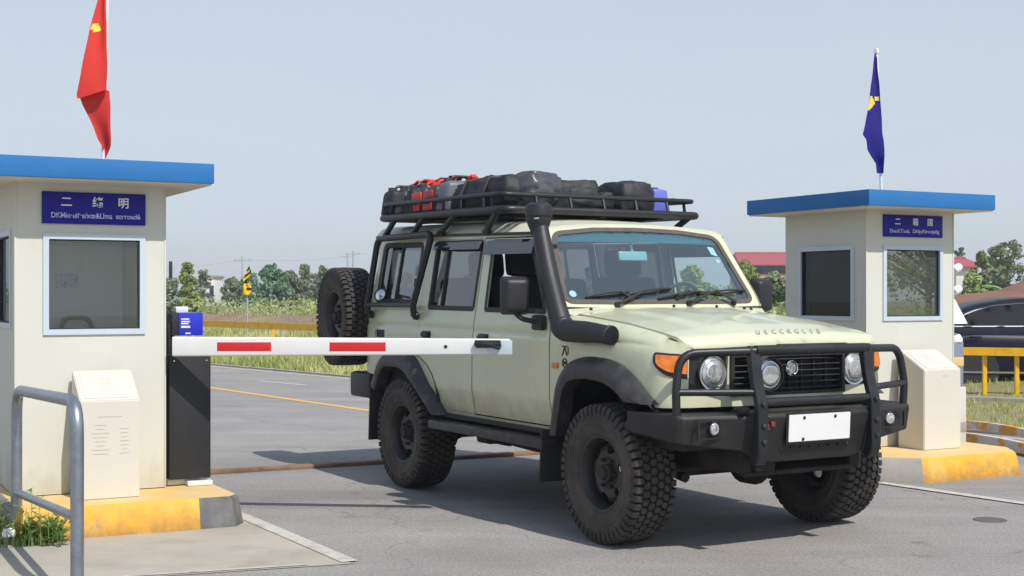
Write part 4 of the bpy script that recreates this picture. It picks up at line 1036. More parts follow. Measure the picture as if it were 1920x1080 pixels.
# grille
g = MB(); g.box((0.535, 0, 1.02), (0.03, 0.88, 0.26)); g.ring(*[[(a, b) for a, b in pp] for pp in (rrect(-0.436, 0.900, 0.436, 1.140), rrect(-0.415, 0.916, 0.415, 1.124))], 0.575, 0.618, Matrix(((0, 0, 1, 0), (1, 0, 0, 0), (0, 1, 0, 0), (0, 0, 0, 1))))
gro = g.build('grille', M['rubber'], CAR)
for k in range(6):
    z = 0.934 + k*0.0345; V = []; Fc = []
    g = MB(); pts = [(x_front(y) - 0.004, y, z) for y in [lerp(-0.415, 0.415, i/10) for i in range(11)]]
    for a in pts: V += [(a[0], a[1], z-0.005), (a[0]+0.004, a[1], z), (a[0], a[1], z+0.005), (a[0]-0.03, a[1], z+0.003), (a[0]-0.03, a[1], z-0.003)]
    for i in range(10):
        for j in range(5): Fc.append([i*5+j, i*5+(j+1) % 5, i*5+5+(j+1) % 5, i*5+5+j])
    g.add(V, Fc); g.build('bar', M['plastic'], gro)
g = MB()
for y in (-0.30, -0.20, -0.10, 0.0, 0.10, 0.20, 0.30): g.box((x_front(y) - 0.022, y, 1.015), (0.02, 0.006, 0.21))
g.build('upright_bars', M['plastic'], gro)
XM = Matrix(((0, 0, 1, 0), (1, 0, 0, 0), (0, 1, 0, 0), (0, 0, 0, 1)))       # local (a, b, out) -> (y, z, x)
g = MB(); T = Matrix.Translation((0.622, 0.005, 1.052)) @ XM
g.lathe([(0.047, 0.0), (0.047, 0.008), (0.043, 0.012), (0.039, 0.010), (0.038, 0.0)], T, 28)
g.lathe([(0.036, 0.002), (0.0, 0.002)], T, 7)
for (a, b, c, d, w) in [(-0.030, 0.012, -0.008, 0.020, 0.010), (0.030, 0.012, 0.008, 0.020, 0.010), (-0.026, -0.002, -0.012, -0.026, 0.009), (0.026, -0.002, 0.012, -0.026, 0.009), (-0.012, 0.006, 0.012, 0.006, 0.009), (-0.010, -0.008, 0.010, -0.008, 0.007), (-0.008, -0.022, 0.008, -0.022, 0.008), (0, 0.02, 0, -0.002, 0.008)]:
    L = math.hypot(c-a, d-b); an = math.atan2(d-b, c-a)
    g.boxr(((a+c)/2, (b+d)/2, 0.006), (L, w, 0.008), Matrix.Rotation(an, 4, 'Z'), T, bevel=0.002)
g.build('emblem', M['chrome'], gro)
# lamps
def lamp(parent_name, c, r, dark_shell, label=None):
    T = Matrix.Translation(c) @ XM
    g = MB()
    if dark_shell: g.lathe([(r*0.6, -0.075), (r*1.08, -0.05), (r*1.13, 0.0), (r*1.13, 0.012), (r*1.02, 0.016), (r*1.0, 0.004)], T, 32, cap0=True)
    else: g.lathe([(r*1.0, -0.02), (r*1.10, 0.0), (r*1.08, 0.010), (r*1.0, 0.008), (r*0.98, 0.0)], T, 32)
    o = g.build(parent_name, M['black'] if dark_shell else M['chrome'], CAR)
    g = MB(); g.lathe([(r*0.99, -0.002), (r*0.9, 0.010), (r*0.65, 0.022), (r*0.3, 0.028), (0.0, 0.030)], T, 32); g.build('lens', M['lampglass'], o)
    if label: o['label'] = label
    return o
for sg in (-1, 1):
    g = MB(); panel(g, hlo[0 if sg < 0 else 1], [], lambda y, z: (x_front(y) - 0.022, y, z), 0.05); g.build('headlight_bezel', M['plastic'], CAR, sharp=None)
    lamp('headlight', (x_front(0.545) + 0.004 - 0.012, sg*0.545, 1.036), 0.092, False)
    # indicator wrapping round the corner
    s0 = 0.425; s1 = s_of_y(-0.712); mp = PR if sg < 0 else PL
    zz0 = 0.0
    io = roundpoly([(s0, 1.158), (s0 + 0.005, 1.09), (s0 + 0.09, 1.022), (s1, 1.005), (s1, 1.146)], [0.02, 0.04, 0.05, 0.005, 0.005])
    g = MB(); panel(g, io, [], mp(0.006), 0.03, inward(sg), 0.02); ib = g.build('indicator', M['black'], CAR)
    il = roundpoly([(s0+0.022, 1.146), (s0+0.030, 1.092), (s0+0.105, 1.046), (s1-0.008, 1.034), (s1-0.008, 1.136)], [0.012, 0.03, 0.03, 0.005, 0.005])
    g = MB(); panel(g, il, [], mp(0.014), 0.03, inward(sg), 0.01); g.build('lens', M['amber'], ib)
lamp('driving_lamp', (0.70, -0.235, 1.025), 0.094, True, 'round driving lamp fixed before the grille')
# bumper
bst = [  # y, x top back, x top front, z top, x mid front, z mid, x bottom, z bottom
    (-0.945, 0.30, 0.335, 0.818, 0.345, 0.80, 0.33, 0.700), (-0.93, 0.30, 0.52, 0.818, 0.532, 0.80, 0.50, 0.690), (-0.885, 0.33, 0.690, 0.816, 0.705, 0.796, 0.680, 0.662), (-0.86, 0.33, 0.712, 0.816, 0.726, 0.796, 0.700, 0.655),
    (-0.50, 0.33, 0.765, 0.812, 0.780, 0.792, 0.755, 0.605), (-0.462, 0.33, 0.780, 0.812, 0.797, 0.792, 0.768, 0.600), (-0.40, 0.33, 0.842, 0.818, 0.860, 0.796, 0.800, 0.560), (-0.30, 0.33, 0.850, 0.820, 0.868, 0.798, 0.800, 0.535)]
bst = bst + [(-r_[0],) + r_[1:] for r_ in bst[::-1]]
V = []; Fc = []
for (y, xb_, xt, z_t, xm, zm, xl_, zl) in bst: V += [(xb_, y, z_t), (xt, y, z_t), (xm, y, zm), (lerp(xm, xl_, 0.62), y, lerp(zm, zl, 0.66)), (xl_, y, zl), (xl_ - 0.16, y, zl - (0.02 if abs(y) < 0.42 else 0.0)), (xb_, y, zl + 0.06)]
n = 7
for i in range(len(bst)-1):
    for j in range(n-1): Fc.append([i*n+j, (i+1)*n+j, (i+1)*n+j+1, i*n+j+1])
Fc += [list(range(n)), [(len(bst)-1)*n + j for j in range(n)]]
g = MB(); g.add(V, Fc); bum = g.build('front_bumper', M['bumper'], CAR, sharp=18)
bv = bum.modifiers.new('bevel', 'BEVEL'); bv.width = 0.007; bv.segments = 2; bv.limit_method = 'ANGLE'; bv.angle_limit = R(20)
for sg in (-1, 1):
    Tm = Matrix.Translation((0.739, sg*0.672, 0.738)) @ Matrix.Rotation(-sg*R(8), 4, 'Z') @ XM
    g = MB(); g.ring(rrect(-0.13, -0.058, 0.115, 0.05, 0.012), rrect(-0.118, -0.048, 0.103, 0.040, 0.01), 0.004, 0.018, Tm); g.build('lamp_surround', M['bumper'], bum)
    g = MB(); g.lathe([(0.043, -0.02), (0.043, 0.020), (0.038, 0.022), (0.036, 0.015)], Tm, 24); fo_ = g.build('fog_lamp', M['black'], bum)
    g.v = []; g = MB(); g.lathe([(0.0375, 0.014), (0.03, 0.022), (0.0, 0.027)], Tm, 24); g.build('fog_lens', M['lampglass'], bum)
g = MB()
for k in range(8):
    y = -0.25 + k*0.072; g.lathe([(0.009, 0.004), (0.006, 0.010), (0.0, 0.010)], Matrix.Translation((0.822, y, 0.612)) @ Matrix.Rotation(R(18), 4, 'Y') @ XM, 10)
g.build('bolts', M['black'], bum)
g = MB(); g.box((0.840, -0.37, 0.742), (0.035, 0.05, 0.035), bevel=0.006); g.box((0.862, -0.345, 0.758), (0.02, 0.03, 0.03), bevel=0.004); g.build('tow_hook', mat('rusty_hook', (0.16, 0.035, 0.03, 1), 0.6, var=0.2), bum)
Tm = Matrix.Translation((0.868, 0.0, 0.727)) @ Matrix.Rotation(R(3), 4, 'Y') @ XM
g = MB(); g.prism(rrect(-0.232, -0.076, 0.232, 0.078, 0.006), 0.0, 0.004, Tm); lp = g.build('licence_plate', M['white'], CAR); lp['label'] = 'blank white licence plate'
g = MB()
for a, b in ((-0.12, 0.058), (0.115, 0.058), (-0.125, -0.064)): g.lathe([(0.010, 0.004), (0.009, 0.008), (0.0, 0.009)], Tm @ Matrix.Translation((a, b, 0)), 10)
g.build('bolt', M['under'], lp)
g = MB(); g.prism(rrect(-0.245, -0.088, 0.245, 0.086, 0.004), -0.012, -0.002, Tm); g.build('backing', M['black'], lp)
# grille guard
gg = empty('grille_guard', (0, 0, 0), parent=CAR)
tub = MB()
for sg in (-1, 1):
    pts = fillet([(0.805, sg*0.42, 1.168), (0.66, sg*0.842, 1.158), (0.672, sg*0.874, 0.94), (0.668, sg*0.868, 0.805)], [0, 0.11, 0.03, 0], 7)
    t = MB(); t.tube(pts, 0.024, 14); t.build('outer_loop', M['black'], gg)
    t = MB(); t.tube([(0.835, sg*0.44, 0.938), (0.674, sg*0.872, 0.942)], 0.020, 12); t.build('lower_rail', M['black'], gg)
    V2 = roundpoly([(0.775, 1.198), (0.815, 1.196), (0.842, 1.0), (0.885, 0.87), (0.892, 0.60), (0.860, 0.522), (0.800, 0.545), (0.835, 0.66), (0.845, 0.86), (0.800, 1.0), (0.770, 1.15)], [0.01, 0.02, 0.06, 0.03, 0.03, 0.03, 0.01, 0.02, 0.03, 0.05, 0.03])
    t = MB(); t.prism(V2, -0.036, 0.036, Matrix(((1, 0, 0, 0), (0, 0, -1, sg*0.428), (0, 1, 0, 0), (0, 0, 0, 1)))); u_ = t.build('upright', M['black'], gg, sharp=40)
    bv = u_.modifiers.new('bevel', 'BEVEL'); bv.width = 0.008; bv.segments = 2; bv.limit_method = 'ANGLE'
    t = MB()
    for z, x in ((0.872, 0.885), (0.75, 0.889), (0.66, 0.890)): t.lathe([(0.016, 0.0), (0.015, 0.010), (0.008, 0.014), (0.0, 0.014)], Matrix.Translation((x, sg*0.428, z)) @ XM, 12)
    t.build('bolt', M['plastic'], gg)
    t = MB(); t.boxr((0.77, sg*0.49, 0.838), (0.07, 0.07, 0.035), Matrix.Rotation(R(-sg*15), 4, 'Z'), bevel=0.008); t.build('mount', M['black'], gg)
t = MB(); t.tube([(0.800, -0.42, 1.170), (0.815, 0, 1.172), (0.800, 0.42, 1.170)], 0.030, 14); t.box((0.785, 0.02, 1.198), (0.03, 0.52, 0.012), bevel=0.004); t.build('top_rail', M['black'], gg)
t = MB(); t.tube([(0.845, -0.42, 0.880), (0.850, 0, 0.880), (0.845, 0.42, 0.880)], 0.026, 14); t.build('lower_rail', M['black'], gg)
t = MB(); t.lathe([(0.014, 0), (0.013, 0.012), (0, 0.014)], Matrix.Translation((0.73, -0.36, 1.11)) @ XM, 12); t.build('bolt', M['chrome'], gg)
# windscreen
g = MB(); panel(g, shrink(wh, -0.014), [shrink(wh, 0.020)], PW(0.006), 0.05, tuple(-WN), 0.02); wso = g.build('windscreen', M['seal'], CAR)
wg = shrink(wh, 0.012)
tb = 0.512
low = [p for p in wg]
g = MB(); panel(g, wg, [], PW(0.0), 0.035)
gl = g.build('glass', M['wglass'], wso, sharp=None)
bd_ = roundpoly([(-0.688, 0.488), (0.688, 0.488), (0.668, 0.53), (0.35, 0.566), (0, 0.572), (-0.35, 0.566), (-0.668, 0.53)], [0.0, 0.0, 0.03, 0, 0, 0, 0.03])
g = MB(); panel(g, bd_, [], PW(-0.012), 0.035); g.build('sun_band', M['wband'], wso, sharp=None)
sw = mat('sticker_pale', lin(206, 232, 232), 0.5)
for nm, poly in (('round_sticker', circle(-0.688, 0.066, 0.026, 16)), ('corner_sticker', roundpoly([(0.588, 0.40), (0.640, 0.385), (0.632, 0.462), (0.578, 0.470)], 0.012)), ('small_sticker', circle(0.625, 0.345, 0.017, 14))):
    g = MB(); panel(g, poly, [], PW(-0.009), 0.05); g.build(nm, sw, wso, sharp=None)
# wipers
def pw(y, t, o): a = PW(o)(y, t); return Vector(a)
for (p, a, b, c) in (((-0.398, -0.048), (-0.15, 0.052), (-0.30, 0.03), (0.075, 0.078)), ((0.186, -0.040), (0.45, 0.056), (0.30, 0.036), (0.722, 0.074)), ((-0.30, 0.0), (-0.36, 0.042), (-0.62, 0.020), (-0.28, 0.050)), ((0.10, 0.01), (0.20, 0.045), (-0.06, 0.0), (0.33, 0.056)), ((0.575, -0.035), (0.44, 0.040), (0.32, 0.052), (0.50, 0.03))):
    w_ = empty('wiper', (0, 0, 0), parent=CAR)
    g = MB(); g.tube([pw(*p, 0.015), pw(*p, 0.04), pw(*a, 0.045)], [0.014, 0.010, 0.007], 8); g.lathe([(0.018, -0.01), (0.018, 0.02), (0.0, 0.028)], Matrix.Translation(pw(*p, 0.01)), 12); g.build('arm', M['rubber'], w_)
    g = MB(); n_ = 6; pts = [pw(lerp(b[0], c[0], i/n_), lerp(b[1], c[1], i/n_), 0.022 + 0.02*math.sin(math.pi*i/n_)) for i in range(n_+1)]
    g.tube(pts, 0.007, 8); g.tube([pw(*b, 0.010), pw(*c, 0.010)], 0.006, 6); g.build('blade', M['rubber'], w_)
g = MB()
for y in (-0.62, 0.04, 0.40, 0.64, 0.70): g.lathe([(0.011, -0.01), (0.010, 0.010), (0.0, 0.014)], Matrix.Translation(Vector(PC(y, 0.55)) + Vector((0, 0, 0.004))), 10)
g.build('washer_jets', M['rubber'], CAR)
# snorkel
sn = empty('snorkel', (0, 0, 0), parent=CAR)
g = MB()
pts = fillet([(-0.785, -0.875, 1.93), (-0.757, -0.88, 1.856), (-0.632, -0.90, 1.596), (-0.484, -0.925, 1.37), (-0.425, -0.928, 1.262), (-0.10, -0.915, 1.258), (0.075, -0.900, 1.244)], [0, 0.1, 0.1, 0.1, 0.10, 0.1, 0], 6)
L_ = len(pts); rr = [lerp(0.052, 0.070, min(1, i/(L_*0.62))) for i in range(L_)]
rr = [r_ if i < L_*0.6 else lerp(0.078, 0.054, (i-L_*0.6)/(L_*0.4)) for i, r_ in enumerate(rr)]
g.tube(pts, rr, 20); e_ = Vector(pts[-1]); dv = (e_ - Vector(pts[-2])).normalized(); g.tube([e_ - dv*0.03, e_ - dv*0.028, e_ - dv*0.004, e_], [0.054, 0.060, 0.060, 0.055], 20); g.build('duct', M['plastic'], sn, sharp=40)
g = MB(); g.lathe([(0.0, 0.165), (0.055, 0.162), (0.084, 0.145), (0.090, 0.115), (0.089, 0.075), (0.082, 0.070), (0.083, 0.05), (0.072, 0.018), (0.056, -0.02), (0.054, -0.05)], Matrix.Translation((-0.80, -0.878, 1.92)), 26); g.build('head', M['plastic'], sn, sharp=40)
g = MB()
for z, r_ in ((1.965, 0.0),): g.box((-0.735, -0.935, 1.975), (0.035, 0.02, 0.012), bevel=0.003)
g.build('clip', M['chrome'], sn)
g = MB(); g.boxr((-0.80, -0.80, 1.80), (0.05, 0.10, 0.03), Matrix.Identity(4), bevel=0.005); g.build('bracket', M['black'], sn)
# mirrors
for sg in (-1, 1):
    mi = empty('wing_mirror', (0, 0, 0), parent=CAR)
    g = MB(); T = Matrix.Translation((-0.845, sg*1.025, 1.480)) @ Matrix.Rotation(sg*R(16), 4, 'Z')
    bm = bmesh.new(); bmesh.ops.create_cube(bm, size=1)
    for v in bm.verts: v.co = Vector((v.co.x*0.10, v.co.y*(0.205 if v.co.x < 0 else 0.150), v.co.z*(0.262 if v.co.x < 0 else 0.205)))
    bmesh.ops.bevel(bm, geom=bm.edges[:], offset=0.030, segments=4, profile=0.55, affect='EDGES'); g.frombm(bm, T); g.build('housing', M['plastic'], mi, sharp=50)
    g = MB(); g.box((-0.052, 0, 0), (0.006, 0.16, 0.22), T, bevel=0.002); g.build('mirror_glass', M['chrome'], mi)
    g = MB(); g.tube(fillet([(-0.86, sg*1.02, 1.37), (-0.835, sg*0.99, 1.33), (-0.80, sg*0.90, 1.31)], 0.03), 0.017, 10)
    g.boxr((-0.785, sg*0.885, 1.305), (0.13, 0.05, 0.10), Matrix.Identity(4), bevel=0.018); g.build('arm', M['plastic'], mi)
# window guard over the near rear quarter window
wgd = empty('window_guard', (0, 0, 0), parent=CAR)
g = MB(); lo = fillet([(-3.452, -0.915, 1.395), (-3.432, -0.830, 1.940), (-2.445, -0.830, 1.946), (-2.600, -0.915, 1.40)], [0, 0.07, 0.07, 0], 6)
lo = [tuple(p) for p in lo]; g.tube([(-3.462, -0.905, 1.33)] + lo + [(-2.62, -0.895, 1.325)], 0.026, 12); g.build('frame', M['black'], wgd)
g = MB(); g.tube([(-3.455, -0.915, 1.405), (-2.60, -0.915, 1.405)], 0.018, 12); g.build('lower_bar', M['black'], wgd)
g = MB()
for x in (-3.464, -2.622): g.lathe([(0.034, 0), (0.030, 0.03), (0.02, 0.034)], Matrix.Translation((x, -0.868, 1.325)) @ Matrix.Rotation(R(90), 4, 'X'), 14, cap1=True)
g.build('foot', M['black'], wgd)
g = MB(); Tm = Matrix.Translation((-3.24, -0.895, 1.485)) @ Matrix.Rotation(R(68), 4, 'X') @ Matrix.Rotation(R(30), 4, 'Y')
g.lathe([(0.0, -0.02), (0.052, -0.012), (0.056, 0.008), (0.050, 0.012), (0.046, 0.006)], Tm, 20); rm_ = g.build('round_mirror', M['black'], wgd)
g = MB(); g.lathe([(0.046, 0.006), (0.03, 0.012), (0, 0.015)], Tm, 20); g.build('round_mirror_glass', M['chrome'], wgd)
# roof rack
rk = empty('roof_rack', (0, 0, 0), parent=CAR)
def rz(x): return interp(x, [-3.4, -1.3], [2.105, 2.072])
def loop_(y, xf, xb, dz, r): return fillet([(lerp(xf, xb, 0.5), -y, rz(-2.4)+dz), (xf, -y, rz(xf)+dz), (xf, y, rz(xf)+dz), (xb, y, rz(xb)+dz), (xb, -y, rz(xb)+dz), (lerp(xf, xb, 0.5), -y, rz(-2.4)+dz)], r, 6)
g = MB(); g.tube(loop_(0.835, -1.33, -3.38, 0.0, 0.09), 0.028, 12); g.build('lower_rail', M['black'], rk)
g = MB(); g.tube(loop_(0.828, -1.37, -3.34, 0.108, 0.08), 0.017, 10); g.build('upper_rail', M['black'], rk)
for x in (-3.30, -2.80, -2.25, -1.50):
    for sg in (-1, 1):
        g = MB(); g.tube([(x, sg*0.832, rz(x)), (x - 0.015, sg*0.828, rz(x) + 0.108)], 0.012, 8); g.build('post', M['black'], rk)
for y in (-0.56, -0.28, 0.0, 0.28, 0.56):
    g = MB(); g.tube([(-1.335, y, rz(-1.33)), (-1.372, y, rz(-1.37)+0.108)], 0.012, 8); g.build('post', M['black'], rk)
g = MB()
for k in range(16): g.box((-1.42 - k*0.128, 0, rz(-1.42-k*0.128) - 0.008), (0.055, 1.62, 0.022), bevel=0.004)
for y in (-0.5, 0, 0.5): g.boxr((-2.36, y, rz(-2.36) - 0.024), (2.0, 0.04, 0.03), Matrix.Rotation(R(0.9), 4, 'Y'))
g.build('deck', M['black'], rk)
for xt, xb_ in ((-3.109, -3.372), (-2.599, -2.854), (-2.077, -2.393), (-1.446, -1.677)):
    for sg in (-1, 1):
        g = MB(); zb_ = zt(xb_) + 0.02
        g.tube([(xt, sg*0.825, rz(xt)-0.01), (xb_, sg*0.785, zb_)], 0.024, 10); g.box((xb_, sg*0.782, zb_ - 0.005), (0.09, 0.035, 0.035), bevel=0.006); g.build('rack_leg', M['black'], rk)
# rear: bumper, spare wheel on its carrier
g = MB(); g.box((-3.66, 0, 0.74), (0.40, 1.80, 0.21), bevel=0.035); g.build('rear_bumper', M['plastic'], CAR)
# wheels ------------------------------------------------------------
def tyre_mesh():
    g = MB(); YM = Matrix(((1, 0, 0, 0), (0, 0, -1, 0), (0, 1, 0, 0), (0, 0, 0, 1)))   # local z -> -y (outboard)
    hw = 0.142
    half = [(0.213, 0.100), (0.222, 0.116), (0.236, 0.122), (0.240, 0.127), (0.246, 0.128), (0.285, 0.141), (0.30, 0.143), (0.304, 0.147), (0.314, 0.147), (0.318, 0.143), (0.345, 0.143), (0.372, 0.139)]
    side = [(r, h) for r, h in half]
    prof = [(0.372, 0.139), (0.390, 0.130), (0.402, 0.112), (0.405, 0.06), (0.405, 0.0), (0.405, -0.06), (0.402, -0.112), (0.390, -0.130), (0.372, -0.139)]
    g.lathe(side + prof[1:-1] + side[::-1] and (side + prof[1:-1] + [(r, -h) for r, h in side[::-1]]), YM, 72, mi=0)
    # face material: sidewall for radius under .37
    g.m = [1 if (sum(math.hypot(g.v[i][0], g.v[i][2]) for i in f)/len(f)) < 0.368 else 2 for f in g.f]
    rr_ = random.Random(3)
    def lug(th0, w0, poly, top, base, grow=1.14):
        n = len(poly); V = []; poly = [(a*(1 + rr_.uniform(-.10, .06)), w + rr_.uniform(-0.0025, 0.0025)) for a, w in poly]; top -= rr_.uniform(0, 0.002)
        for (a, w) in poly:
            V.append((base, th0 + a*grow, w0 + w*grow))
        for (a, w) in poly: V.append((top - 0.003*(abs(w0 + w) > 0.09), th0 + a, w0 + w))
        cx = sum(p[0] for p in poly)/n; cw = sum(p[1] for p in poly)/n
        vs = [(r*math.sin(t), -w, r*math.cos(t)) for r, t, w in V]
        fs = [list(range(n, 2*n))] + [[i, (i+1) % n, n + (i+1) % n, n + i] for i in range(n)]
        g.add(vs, fs, 0)
    N1 = 50; st = 2*math.pi/N1; q = st*0.5
    def jit(v): return v + rr_.uniform(-0.004, 0.004)
    for k in range(N1):
        for sg in (-1, 1):
            t0 = k*st + (0.5*st if sg > 0 else 0.0)
            # centre row hexagons
            lug(t0, sg*0.024, [(-q*0.80, jit(-0.010)), (-q*0.20, -0.021), (q*0.66, -0.018), (q*0.84, jit(0.008)), (q*0.26, 0.020), (-q*0.66, 0.018)], 0.4205, 0.398)
            # shoulder-side row
            t1 = t0 + 0.5*st
            lug(t1, sg*0.070, [(-q*0.82, jit(-0.006)*sg), (-q*0.40, -0.021), (q*0.60, -0.017), (q*0.84, 0.008*sg), (q*0.30, 0.019), (-q*0.62, 0.021)], 0.4185, 0.396)
            # shoulder block turning down the sidewall
            t2 = t0; long = 0.345 if k % 2 == 0 else 0.358
            a0, a1 = t2 - q*0.66, t2 + q*0.60
            sec = [(0.4185, 0.096), (0.417, 0.112), (0.413, 0.136), (0.395, 0.1475), (long, 0.1485), (long - 0.004, 0.142)]
            V = []
            for (r, w) in sec:
                for t in (a0, a1): V.append((r*math.sin(t), -sg*w, r*math.cos(t)))
            for (r, w) in [(0.398, 0.096), (0.396, 0.112), (0.392, 0.120), (0.38, 0.132), (long, 0.140), (long-0.004, 0.140)]:
                for t in (a0 - q*0.05, a1 + q*0.05): V.append((r*math.sin(t), -sg*w, r*math.cos(t)))
            Fc = []
            for i in range(5): Fc += [[2*i, 2*i+1, 2*i+3, 2*i+2], [12+2*i, 2*i, 2*i+2, 14+2*i], [2*i+1, 13+2*i, 15+2*i, 2*i+3]]
            Fc += [[0, 12, 13, 1]]
            g.add(V, Fc, 0)
    return g
def rim_mesh():
    g = MB(); YM = Matrix(((1, 0, 0, 0), (0, 0, -1, 0), (0, 1, 0, 0), (0, 0, 0, 1)))
    g.lathe([(0.218, 0.104), (0.226, 0.112), (0.224, 0.120), (0.214, 0.118), (0.206, 0.100), (0.197, 0.085), (0.192, 0.04), (0.188, -0.10), (0.212, -0.11)], YM, 56)
    def Q(u, v):
        r = math.hypot(u, v); d = interp(r, [0, 0.05, 0.075, 0.10, 0.125, 0.165, 0.185, 0.195], [0.058, 0.058, 0.056, 0.066, 0.074, 0.058, 0.032, 0.012])
        return (u, -d, v)
    holes = []
    for k in range(6):
        a = 2*math.pi*k/6 + 0.3; holes.append([(0.148*math.cos(a) + 0.026*math.cos(b)*math.cos(a) - 0.036*math.sin(b)*math.sin(a), 0.148*math.sin(a) + 0.026*math.cos(b)*math.sin(a) + 0.036*math.sin(b)*math.cos(a)) for b in [2*math.pi*j/14 for j in range(14)]])
    panel(g, circle(0, 0, 0.194, 48), holes, Q, 0.022, (0, 1, 0), 0.012)
    return g
def hub_mesh():
    g = MB(); YM = Matrix(((1, 0, 0, 0), (0, 0, -1, 0), (0, 1, 0, 0), (0, 0, 0, 1)))
    g.lathe([(0.058, 0.055), (0.056, 0.085), (0.050, 0.092), (0.040, 0.094), (0.038, 0.112), (0.030, 0.120), (0.0, 0.121)], YM, 24)
    for k in range(6):
        a = 2*math.pi*k/6; g.lathe([(0.0125, 0.055), (0.0125, 0.080), (0.008, 0.086), (0, 0.087)], YM @ Matrix.Translation((0.086*math.cos(a), 0.086*math.sin(a), 0)), 6)
    return g
whl = empty('wheel', (0, -TRK, TR_), parent=CAR)
ty = tyre_mesh().build('tyre', [M['tyre'], M['tyreside'], M['groove']], whl, sharp=38, fix=True)
rim_mesh().build('rim', M['rim'], whl, sharp=35)
hub_mesh().build('hub', M['under'], whl)
def put(x, y, z, rot, name=None):
    c = copy_tree(whl, CAR); c.location = (x, y, z); c.rotation_euler = rot
    if name: c.name = name
    return c
put(-WB, -TRK, TR_, (0, R(40), 0)); put(-WB, TRK, TR_, (0, R(13), R(180))); put(0, TRK, TR_, (0, R(71), R(180)))
sp = put(-4.05, -0.845, 1.30, (0, R(20), R(-4)), 'spare_wheel'); sp.scale = (1.0, 0.98, 1.0)
g = MB(); g.tube(fillet([(-3.62, -0.60, 0.95), (-3.78, -0.62, 0.95), (-4.05, -0.66, 1.30)], 0.05), 0.03, 10); g.tube([(-3.62, -0.62, 1.55), (-3.80, -0.64, 1.55), (-4.05, -0.66, 1.32)], 0.026, 10); g.lathe([(0.10, 0), (0.10, 0.03)], Matrix.Translation((-4.05, -0.66, 1.30)) @ Matrix.Rotation(R(90), 4, 'X'), 18, cap0=True, cap1=True); g.build('spare_carrier', M['black'], CAR)
# underside
g = MB(); g.box((-1.5, 0, 0.66), (4.2, 1.56, 0.12), bevel=0.02)
for sg in (-1, 1): g.box((-1.45, sg*0.42, 0.54), (4.35, 0.09, 0.13), bevel=0.01)
for x in (0.42, -0.9, -2.0, -3.4): g.box((x, 0, 0.54), (0.10, 0.86, 0.09), bevel=0.01)
g.build('chassis', M['under'], CAR)
g = MB(); g.tube([(0, -0.70, 0.42), (0, 0.70, 0.42)], 0.055, 14); g.lathe([(0.0, -0.13), (0.08, -0.12), (0.14, -0.05), (0.14, 0.05), (0.08, 0.12), (0, 0.13)], Matrix.Translation((0.0, 0.22, 0.42)) @ Matrix.Rotation(R(90), 4, 'Y'), 18)
for sg in (-1, 1): g.tube([(0.16, sg*0.42, 0.38), (-0.8, sg*0.42, 0.52)], 0.032, 8); g.tube([(0.02, sg*0.47, 0.45), (0.02, sg*0.50, 0.95)], 0.05, 12)
g.tube([(0.17, -0.6, 0.44), (0.17, 0.6, 0.44)], 0.022, 8); g.build('front_axle', M['under'], CAR)
g = MB(); g.tube([(-WB, -0.70, 0.42), (-WB, 0.70, 0.42)], 0.06, 14); g.lathe([(0.0, -0.14), (0.09, -0.12), (0.15, -0.05), (0.15, 0.05), (0.09, 0.12), (0, 0.14)], Matrix.Translation((-WB, 0.0, 0.42)) @ Matrix.Rotation(R(90), 4, 'Y'), 18)
for sg in (-1, 1):
    g.tube([(-WB+0.62, sg*0.50, 0.56), (-WB, sg*0.50, 0.36), (-WB-0.62, sg*0.50, 0.56)], 0.035, 8); g.tube([(-WB+0.12, sg*0.56, 0.34), (-WB+0.10, sg*0.50, 0.80)], 0.04, 10)
g.build('rear_axle', M['under'], CAR)
g = MB(); g.lathe([(0.0, -0.30), (0.09, -0.28), (0.10, 0.0), (0.09, 0.28), (0, 0.30)], Matrix.Translation((-1.35, -0.55, 0.49)) @ Matrix.Rotation(R(90), 4, 'Y'), 16); g.tube([(-1.1, -0.55, 0.5), (-0.1, -0.30, 0.56)], 0.03, 8); g.tube([(-1.6, -0.55, 0.5), (-2.5, -0.62, 0.50)], 0.03, 8); g.build('exhaust', M['under'], CAR)
g = MB(); g.box((-1.95, -0.52, 0.47), (0.20, 0.30, 0.14), bevel=0.03); g.build('hanger', M['under'], CAR)
g = MB(); g.box((-0.6, 0.0, 0.50), (0.9, 0.36, 0.16), bevel=0.05); g.build('gearbox', M['under'], CAR)
g = MB(); g.box((0.45, 0, 0.60), (0.30, 0.90, 0.10), bevel=0.02); g.boxr((0.62, -0.30, 0.53), (0.28, 0.14, 0.06), Matrix.Rotation(R(10), 4, 'Y'), bevel=0.012); g.boxr((0.55, 0, 0.50), (0.34, 0.86, 0.03), Matrix.Rotation(R(14), 4, 'Y'), bevel=0.008); g.build('skid_plate', M['under'], CAR)
# engine bay block so no light shows through grille and arches
g = MB(); g.box((0.02, 0, 0.92), (0.98, 0.96, 0.40), bevel=0.02); g.build('engine', M['under'], CAR)
